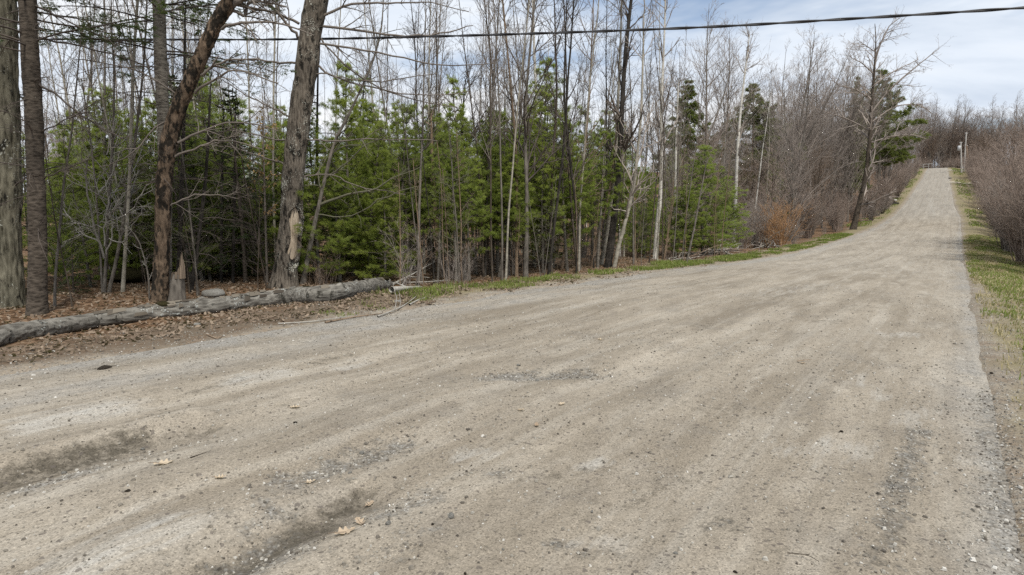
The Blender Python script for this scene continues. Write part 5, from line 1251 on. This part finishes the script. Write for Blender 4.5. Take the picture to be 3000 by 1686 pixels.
# ------------------------------------------------------------------ gravel, stuff, and the stones one can pick out
def gravel(n, ur, vr, size, dens, name, label, tint, seedm, road=True):
    u, v, x, y = scatter_uv(n, ur, vr, rng, dens); N = len(u)
    if road:
        z = zroad(u) + road_rel(u, v) + seg_field(RUT, u, v, 'add') + .03 * smooth(0, 2.5, np.minimum(v_left(u) - v, v - v_right(u)))
        edge_ = np.minimum(v_left(u) - v, v - v_right(u)) + (vnoise(x, y, .7, 31) - .5) * .3; z = z - .20 * smooth(.12, -.45, edge_)
        z = np.maximum(z, zground(u, v) - .0)
    else: z = zground(u, v)
    base = np.array([(-1, -1, -.6), (1, -1, -.6), (1, 1, -.6), (-1, 1, -.6), (-.62, -.7, .7), (.7, -.55, .62), (.6, .68, .75), (-.7, .6, .6)]) * np.array([.6, .6, .75])
    s = (size[0] + (size[1] - size[0]) * rng.power(.45, N) ** 1.0 * 1.0) * .5
    s = size[0] * .5 * (1 + (size[1] / size[0] - 1) * rng.beta(.8, 4.0, N))
    V = base[None] * (1 + rng.normal(0, .22, (N, 8, 3))) * s[:, None, None] * np.stack([rng.uniform(.8, 1.5, N), rng.uniform(.7, 1.2, N), rng.uniform(.45, .9, N)], -1)[:, None]
    a = rng.uniform(0, 2 * PI, N); c, sn = np.cos(a)[:, None], np.sin(a)[:, None]
    V = np.stack([V[..., 0] * c - V[..., 1] * sn, V[..., 0] * sn + V[..., 1] * c, V[..., 2]], -1) + np.stack([x, y, z + s * .42], -1)[:, None]
    b = np.arange(N)[:, None] * 8
    Q = np.concatenate([b + np.array([q]) for q in ((3, 2, 1, 0), (4, 5, 6, 7), (0, 1, 5, 4), (1, 2, 6, 5), (2, 3, 7, 6), (3, 0, 4, 7))])
    g = Bag(); g.add(V.reshape(-1, 3), Q=Q, tint=np.repeat(np.clip(rng.beta(tint[0], tint[1], N), 0, 1), 8)); o = g.build(name, PEB, smooth_shade=False); tag(o, label, 'gravel', kind='stuff')
pm = M('pebbles', .9, .15); _t = pm.attr('tint'); PEB = pm.finish(pm.mix(1.0, pm.ramp(_t, [(0, (.075, .065, .055)), (.35, (.21, .19, .16)), (.6, (.31, .29, .25)), (.85, (.42, .40, .36)), (1.0, (.58, .56, .52))]), pm.ramp(pm.noise(pm.coord(), 60, 3), [(.3, .75), (.7, 1.1)]), 'MULTIPLY'))
gd = lambda u, v: np.clip(np.maximum(.14, seg_field(GRAV, u, v)) * (.5 + .8 * vnoise(u, v, .25, 71)), 0, 1)
gravel(80000, (.6, 7.5), (-.9, 7.4), (.008, .040), gd, 'gravel', 'small loose gravel scattered over the near road', (1.1, 1.3), 1)
gravel(30000, (6.5, 16), (-.9, 7.6), (.012, .045), lambda u, v: gd(u, v) * .8, 'gravel', 'loose gravel over the middle of the road', (1.1, 1.3), 2)
gravel(26000, (-2, 26), (5.9, 8.3), (.010, .040), lambda u, v: np.clip(1 - np.abs(v - 7.35) / .9, 0, 1) * (.3 + .7 * vnoise(u, v, .4, 72)), 'gravel', 'grey gravel swept along the left road edge', (2., 1.6), 3)
gravel(34000, (1.5, 26), (-2.2, .4), (.006, .034), lambda u, v: np.clip(1 - np.abs(v + .75) / 1.1, 0, 1) * (.4 + .6 * vnoise(u, v, .4, 73)), 'gravel', 'pale gravel along the right road edge', (2.2, 1.4), 4)
gravel(9000, (-4, 9), (7.2, 9.6), (.010, .05), lambda u, v: .5 * smooth(.35, .6, vnoise(u, v, .5, 74)), 'gravel', 'earth crumbs and stones in the lay-by before the log', (1.2, 2.4), 5, False)

gravel(16000, (.8, 8), (-.5, 7.4), (.006, .028), lambda u, v: np.clip(seg_field(DARK, u, v) - .15, 0, 1) * (.3 + .7 * vnoise(u, v, .15, 75)), 'gravel', 'dark crumbs of earth in the ruts', (1.0, 4.5), 6)  # low tint, scattered where the dark bands of the road are strongest
gravel(9000, (.8, 9), (-.5, 7.4), (.012, .050), lambda u, v: np.clip(seg_field(GRAV, u, v) - .1, 0, 1) * (.3 + .7 * vnoise(u, v, .2, 77)), 'gravel', 'coarse grey stones in the potholes and gravel strips', (2.0, 1.7), 7)
STONES = [(358, 1133, 14, 'grey rounded stone in the near left rut, larger of two'), (160, 1193, 15, 'grey stone at the left end of the near rut'), (975, 1321, 22, 'egg-shaped grey stone right of the pinkish leaf clump'), (1134, 1303, 26, 'long grey stone lying alone low in the middle of the road'), (1060, 1292, 11, 'small tan stone left of the long grey one'),
          (908, 1143, 18, 'cream flat stone in the gravel strip'), (880, 1192, 12, 'grey pebble at the left of the gravel strip'), (1088, 1322, 11, 'round dark pebble below the long grey stone'), (1303, 921, 12, 'white stone at the top of the pothole gravel'), (1352, 960, 13, 'tan stone at the lower edge of the pothole'), (1390, 1370, 12, 'grey pebble near the lower middle of the road'),
          (1490, 1290, 12, 'light pebble beside a rust stain'), (1170, 1446, 12, 'dark pebble at the bottom edge of the picture'), (1850, 1442, 13, 'dark pebble low right of the middle'), (320, 1238, 16, 'dark clod with a twig on the near left road'), (260, 929, 40, 'flat dark clod at the upper left of the road'), (2495, 941, 12, 'dark pebble on the right gravel edge'), (2118, 1088, 11, 'brown clod on the right of the road'),
          (1700, 1395, 14, 'pale stone in the grey gravel low right'), (742, 1066, 12, 'dark clod left of the middle of the road'), (1030, 1110, 10, 'pale pebble above the gravel strip'), (1265, 1385, 12, 'grey stone near the bottom middle')]
_cm = M('dark earth clod', .95, .1); CLOD = _cm.finish(_cm.mix(_cm.noise(_cm.coord(), 9, 5), (.035, .028, .021), (.12, .10, .078)), _cm.bump(_cm.noise(_cm.coord(), 14, 5), 1., .05))
for k, (px, py, w, lab) in enumerate(STONES):
    dk = 'dark' in lab or 'brown' in lab
    rock(px, py, w, .30 if w > 30 else .6, lab, 40 + k, 'stone', CLOD if dk else STONE, .2, 'stone', .7, 2, 'loose stones on the road')

# single leaves on the road
def oak_leaf(px, py, L, yaw, label, col=.75, curl=.25, seed=0, z=.006):
    q, nr = put_s(px, py); rg = np.random.default_rng(seed)
    n = 26; t = np.linspace(0, 1, n); half = .30 * np.sin(PI * np.clip(t * .96 + .03, 0, 1)) ** .7 * (1 + .42 * np.sin(t * 2 * PI * 3.6 + .6)) * (1 - .2 * t)
    V = []
    for i in range(n):
        for s in (-1, -.5, 0, .5, 1):
            xx, yy = (t[i] - .5) * L, s * half[i] * L
            V.append((xx, yy, L * (curl * (t[i] - .45) ** 2 + .5 * curl * (s * half[i] * 2.2) ** 2 + .03 * math.sin(9 * t[i] + s * 2 + seed)) + z))
    V = np.array(V); V = V + np.array([0, 0, .0]); c, s = math.cos(yaw), math.sin(yaw)
    V = np.stack([V[:, 0] * c - V[:, 1] * s, V[:, 0] * s + V[:, 1] * c, V[:, 2]], -1)
    e = empty('fallen_leaf', q, label, 'leaf', 'fallen leaves on the road')
    mesh_obj('blade', V, [grid_faces(n, 5)], DRYLEAF, e, attrs={'tint': np.full(len(V), col)})
    g = Bag(); pp = np.array([[V[2] - np.array([c, s, -.05]) * L * .28, V[2], V[12 * 5 + 2], V[24 * 5 + 2]]]) + np.array([0, 0, .0015]); g.tubes(pp, np.array([[.0012, .0014, .001, .0004]]), 5, .2); g.build('stalk', TW_TAN, e)
DRYLEAF = leaf_mat('dry oak leaf', (.20, .12, .075), (.56, .47, .35), (.45, .36, .26), .15, .7)
oak_leaf(412, 1168, .105, .3, 'large cream oak leaf lying flat on the near left road', .95, .3, 1)
oak_leaf(868, 1342, .10, .5, 'biggest pinkish brown leaf of the clump at the dark rut', .6, .35, 2)
oak_leaf(905, 1318, .075, 2.2, 'smaller curled pinkish leaf above the biggest leaf of the clump', .55, .6, 3)
oak_leaf(930, 1272, .06, 1.1, 'small pinkish leaf at the upper end of the clump', .55, .5, 4)
oak_leaf(742, 1027, .075, .2, 'pale leaf left of the middle on bare tan road', .9, .5, 5)
oak_leaf(1413, 1019, .065, .9, 'cream leaf right of the pothole', .95, .5, 6)
oak_leaf(1510, 856, .08, .1, 'cream leaf alone on the middle distance of the road', .95, .5, 7)
oak_leaf(1350, 1073, .06, 1.6, 'rusty curled leaf in the middle of the road', .2, .8, 8)
oak_leaf(780, 1216, .06, .5, 'whitish small leaf at the left end of the gravel strip', 1., .5, 9)
oak_leaf(1310, 1034, .05, .3, 'small pale leaf below the pothole', .9, .5, 10)
oak_leaf(2020, 916, .05, .2, 'thin brown leaf on the right half of the road', .3, .6, 11)
oak_leaf(555, 1205, .06, .2, 'pale folded leaf right of the large cream leaf', .85, .7, 12)

# ------------------------------------------------------------------ fallen sticks and the brush pile
def stick(pix, label, mat, rpx, depth_lift=.02, group='fallen sticks at the log end', twig=3, seed=0, name='fallen_branch', lift=None):
    P = []
    for k, (x, y) in enumerate(pix):
        q, _ = put_s(x, y); P.append((q[0], q[1], q[2]))
    P = np.array(P); d = P[0, 1]
    if lift is not None: P[:, 2] += np.asarray(lift)
    P = spline(P, 14); P[:, 2] += depth_lift; r = rpx * G / F_PX * d * .5; rg = np.random.default_rng(seed)
    g = Bag(); R = r * np.linspace(1, .35, 14); g.tubes(P[None], R[None], 7, .5)
    if twig:
        P2, R2, _, _ = spawn(P[None], R[None], rg, twig, .3, .95, (25, 55), .3, .6, 6, .12, .02, .3, .003); g.tubes(P2, R2, 4, .5)
    e = empty(name, P[7], label, 'branch', group)
    local([g.build('stems', mat)], e)
stick([(985, 725), (1040, 716), (1095, 704)], 'pale broken branch sticking up right from the log end', BK_DEAD, 7, lift=(.05, .25, .5), seed=1)
stick([(985, 742), (1030, 735), (1060, 728)], 'thick grey branch stub continuing the log', BK_DEAD, 16, twig=1, lift=(.08, .06, .03), seed=2)
stick([(950, 800), (1010, 775), (1048, 748)], 'thin branch slanting across the leaves below the log end', BK_DEAD, 5, seed=3)
stick([(818, 815), (900, 800), (985, 790)], 'forked brown stick on the leaves below the log', BK_TAN, 5, seed=4)
stick([(700, 818), (790, 812), (880, 798)], 'long thin stick half buried in the leaf drift', BK_DEAD, 4, seed=5)
stick([(1005, 735), (1050, 690), (1085, 650)], 'bleached branch leaning up against the dark thicket', BK_DEAD, 5, lift=(.02, .45, .9), seed=6)
stick([(990, 720), (1070, 722), (1130, 712)], 'grey stick lying along the forest edge right of the log', BK_DEAD, 4, lift=(.06, .1, .05), seed=7)
stick([(1030, 770), (1060, 755), (1085, 752)], 'short crooked stick on the gravel right of the log end', BK_DEAD, 6, seed=8)
stick([(520, 845), (545, 855), (560, 848)], 'small forked twig in the lay-by below the log', BK_TAN, 4, seed=9, twig=2)
stick([(60, 880), (110, 868), (160, 872)], 'thin twig in the earth below the left end of the log', BK_TAN, 3, seed=10)
stick([(2005, 914), (2025, 911), (2042, 910)], 'thin straight twig on the right half of the road', BK_TAN, 2.5, twig=0, seed=11, group='twigs on the road')
stick([(1980, 1402), (2030, 1408), (2060, 1425)], 'thin dark twig low on the right half of the road', BK_DARK, 3, twig=1, seed=12, group='twigs on the road')
stick([(480, 1160), (500, 1153), (522, 1145)], 'thin brown twig right of the large cream leaf', BK_DARK, 4, twig=0, seed=13, group='twigs on the road')
def brush_pile(px, py, n, L, seed, label, hgt=.6, wid=1.2):
    rg = np.random.default_rng(seed); q, _ = put_s(px, py); e = empty('brush_pile', q, label, 'brush pile'); side = np.array([RD[0], RD[1], 0]); bk = np.array([RN[0], RN[1], 0])
    for k in range(n):
        a = q + side * rg.normal(0, wid) + bk * rg.uniform(-.1, .8); a[2] = zg_xy(a[0], a[1]) + abs(rg.normal(0, .3)) * hgt
        d = norm((side * rg.choice([-1, 1], p=[.45, .55]) + bk * rg.normal(0, .5) + np.array([0, 0, rg.uniform(-.1, .5)]))[None])
        P, R = march(a[None], d, np.array([rg.uniform(.5, 1.15) * L]), np.array([rg.uniform(.018, .036)]), rg, 10, .09, -.055, .3)
        P[0, :, 2] = np.maximum(P[0, :, 2], [zg_xy(x_, y_) + .02 for x_, y_ in P[0, :, :2]])
        g = Bag(); g.tubes(P, R, 5, rg.uniform(0, 1)); P2, R2, _, _ = spawn(P, R, rg, 4, .3, .95, (25, 55), .35, .6, 5, .12, -.02, .3, .004); g.tubes(P2, R2, 3, rg.uniform(0, 1))
        local([g.build('stick', (BK_DEAD, TW_PALE, TW_TAN, TW_PINK)[k % 4])], e)
brush_pile(1820, 640, 52, 2.6, 5, 'heap of grey cut branches spilling towards the road below the wide pine', .5, 1.3)
brush_pile(1945, 622, 56, 2.4, 6, 'tangled pile of cut stems at the foot of the rusty shrub', .9, 1.0)
brush_pile(1740, 652, 16, 2.2, 7, 'few grey branches lying flat left of the larger heap', .25, 1.0)

# ------------------------------------------------------------------ overhead cable
CM = M('black cable sheath', .55, .4); CABLE = CM.finish(CM.mix(CM.noise(CM.coord(), 8, 3), (.012, .012, .014), (.03, .03, .034)))
def cable():
    pts = [(-420, 111, 17.9), (0, 100, 16.6), (640, 100, 14.9), (1100, 92, 13.5), (1700, 72, 12.0), (2120, 49, 11.2), (2576, 20, 10.4), (2900, -4, 9.9)]
    P = spline([at_s(*p) for p in pts], 400); T = norm(np.gradient(P, axis=0)); up = np.array([0, 0, 1.])
    A = norm(up - T * (T @ up)[:, None]); Bn = np.cross(T, A); s = np.concatenate([[0], np.cumsum(np.linalg.norm(np.diff(P, axis=0), axis=1))])
    e = empty('overhead_cable', P[200], 'thick black overhead cable sagging across the whole top of the picture', 'cable'); out = []
    for k in range(2):
        ph = s * 2 * PI / 1.4 + k * PI; q = P + .011 * (np.cos(ph)[:, None] * A + np.sin(ph)[:, None] * Bn)
        g = Bag(); g.tubes(q[None], np.full((1, 400), .0165), 8); out.append(g.build('strand', CABLE))
    local(out, e)
cable()

# ------------------------------------------------------------------ utility poles, gate frame and timber stack up the hill
PM = M('silvered pole wood', .85, .2); POLE = PM.finish(PM.mix(PM.noise(PM.mapping(PM.coord(), (9, 9, .8)), 1., 4), (.30, .285, .26), (.50, .48, .45)))
PB = M('brown pole wood', .85, .2); POLEB = PB.finish(PB.mix(PB.noise(PB.mapping(PB.coord(), (9, 9, .8)), 1., 4), (.20, .135, .09), (.33, .24, .17)))
MT = M('grey metal', .5, .5); METAL = MT.finish(MT.mix(MT.noise(MT.coord(), 5, 3), (.42, .43, .44), (.55, .56, .57)))
def pole(px, py, tx, ty, label, mat, r=.15, can=False, arm=False):
    d = None
    q = hit_s(px, py); q = np.array([q[0], q[1], zg_xy(q[0], q[1])]); t = at_s(tx, ty, q[1])
    e = empty('utility_pole', q, label, 'utility pole', 'utility poles on the hill'); P = np.linspace(0, 1, 8)[:, None] * (t - q) + q; P[0, 2] -= .4
    g = Bag(); g.tubes(P[None], np.linspace(r, r * .7, 8)[None], 12); out = [g.build('shaft', mat)]
    cp = Bag(); cp.tubes(np.array([[t - np.array([0, 0, .02]), t + np.array([0, 0, .05])]]), np.array([[r * .74, r * .2]]), 12); out.append(cp.build('pole_cap', mat))
    if can:
        c = q + (t - q) * .80 + np.array([-.42, -.05, 0]); k = Bag(); k.tubes(np.array([[c - np.array([0, 0, .5]), c - np.array([0, 0, .48]), c + np.array([0, 0, .40]), c + np.array([0, 0, .5]), c + np.array([0, 0, .52])]]), np.array([[.02, .27, .27, .2, .02]]), 14); out.append(k.build('transformer', METAL))
        k = Bag(); k.tubes(np.array([[c + np.array([.0, 0, .1]), q + (t - q) * .81]]), np.full((1, 2), .05), 6); out.append(k.build('bracket', METAL))
    for s in (-.14, .14):
        k = Bag(); c = q + (t - q) * .97 + np.array([s * 1.4, 0, 0]); k.tubes(np.array([[c, c + np.array([0, 0, .08]), c + np.array([0, 0, .2])]]), np.array([[.03, .07, .03]]), 8); out.append(k.build('insulator', METAL))
    local(out, e); return t
t1 = pole(2419, 436, 2417, 358, 'upright silvery utility pole with a grey transformer can on the hill', POLE, .17, True)
t2 = pole(2425, 432, 2431, 334, 'leaning silvery utility pole rising highest on the hill', POLE, .16)
t3 = pole(2439, 434, 2431, 366, 'brown utility pole leaning left behind the silvery poles', POLEB, .17)
def gate():
    q = hit_s(2322, 428); s = np.array([RN[0], RN[1], 0]) * -1; e = empty('gate_frame', q, 'small white pipe frame standing left of the road near the crest', 'gate'); out = []
    def bar(a, b, nm, r=.06):
        g = Bag(); g.tubes(np.array([[a, b]]), np.full((1, 2), r * .7), 8); out.append(g.build(nm, WHITE))
    for k in (0, 1.0): bar(q + s * k - np.array([0, 0, .2]), q + s * k + np.array([0, 0, 1.2]), 'post')
    bar(q - s * .1 + np.array([0, 0, 1.22]), q + s * 1.75 + np.array([0, 0, 1.32]), 'top_rail'); bar(q + s * .1 + np.array([0, 0, .75]), q + s * .95 + np.array([0, 0, .75]), 'lower_rail', .04)
    local(out, e)
WM = M('white paint', .6, .3); WHITE = WM.finish(WM.mix(WM.noise(WM.coord(), 6, 3), (.36, .36, .35), (.48, .48, .46)))
gate()
def timber():
    q = hit_s(2242, 516); s = np.array([RD[0], RD[1], 0]) * .25 + np.array([1., 0, 0]); s /= np.linalg.norm(s); b = np.array([0, 1., 0]); rg = np.random.default_rng(4)
    e = empty('timber_stack', q, 'dark heap of old logs at the left roadside below the crest', 'log pile')
    for k, (dx, dz, L, r, mt) in enumerate([(0, .12, 2.6, .12, BK_BLACK), (-.1, .34, 2.1, .13, BK_DARK), (.1, .36, 1.5, .10, BK_BLACK), (-.3, .58, 1.4, .12, BK_SCALY), (.2, .62, 1.0, .12, BK_GREY), (-.2, .82, 1.1, .11, BK_BLACK), (.62, .66, .42, .15, BK_BIRCH), (-.5, .36, 1.2, .11, BK_DARK)]):
        c = q + s * dx + b * (.25 * (k % 3)) + np.array([0, 0, dz]); dd = s + rg.normal(0, .06, 3); g = Bag()
        pp = np.array([[c - dd * L / 2, c - dd * L * .499, c, c + dd * L * .499, c + dd * L / 2]]); g.tubes(pp, np.array([[.01, r, r * .95, r * .9, .01]]), 10); local([g.build('log', mt)], e)
timber()
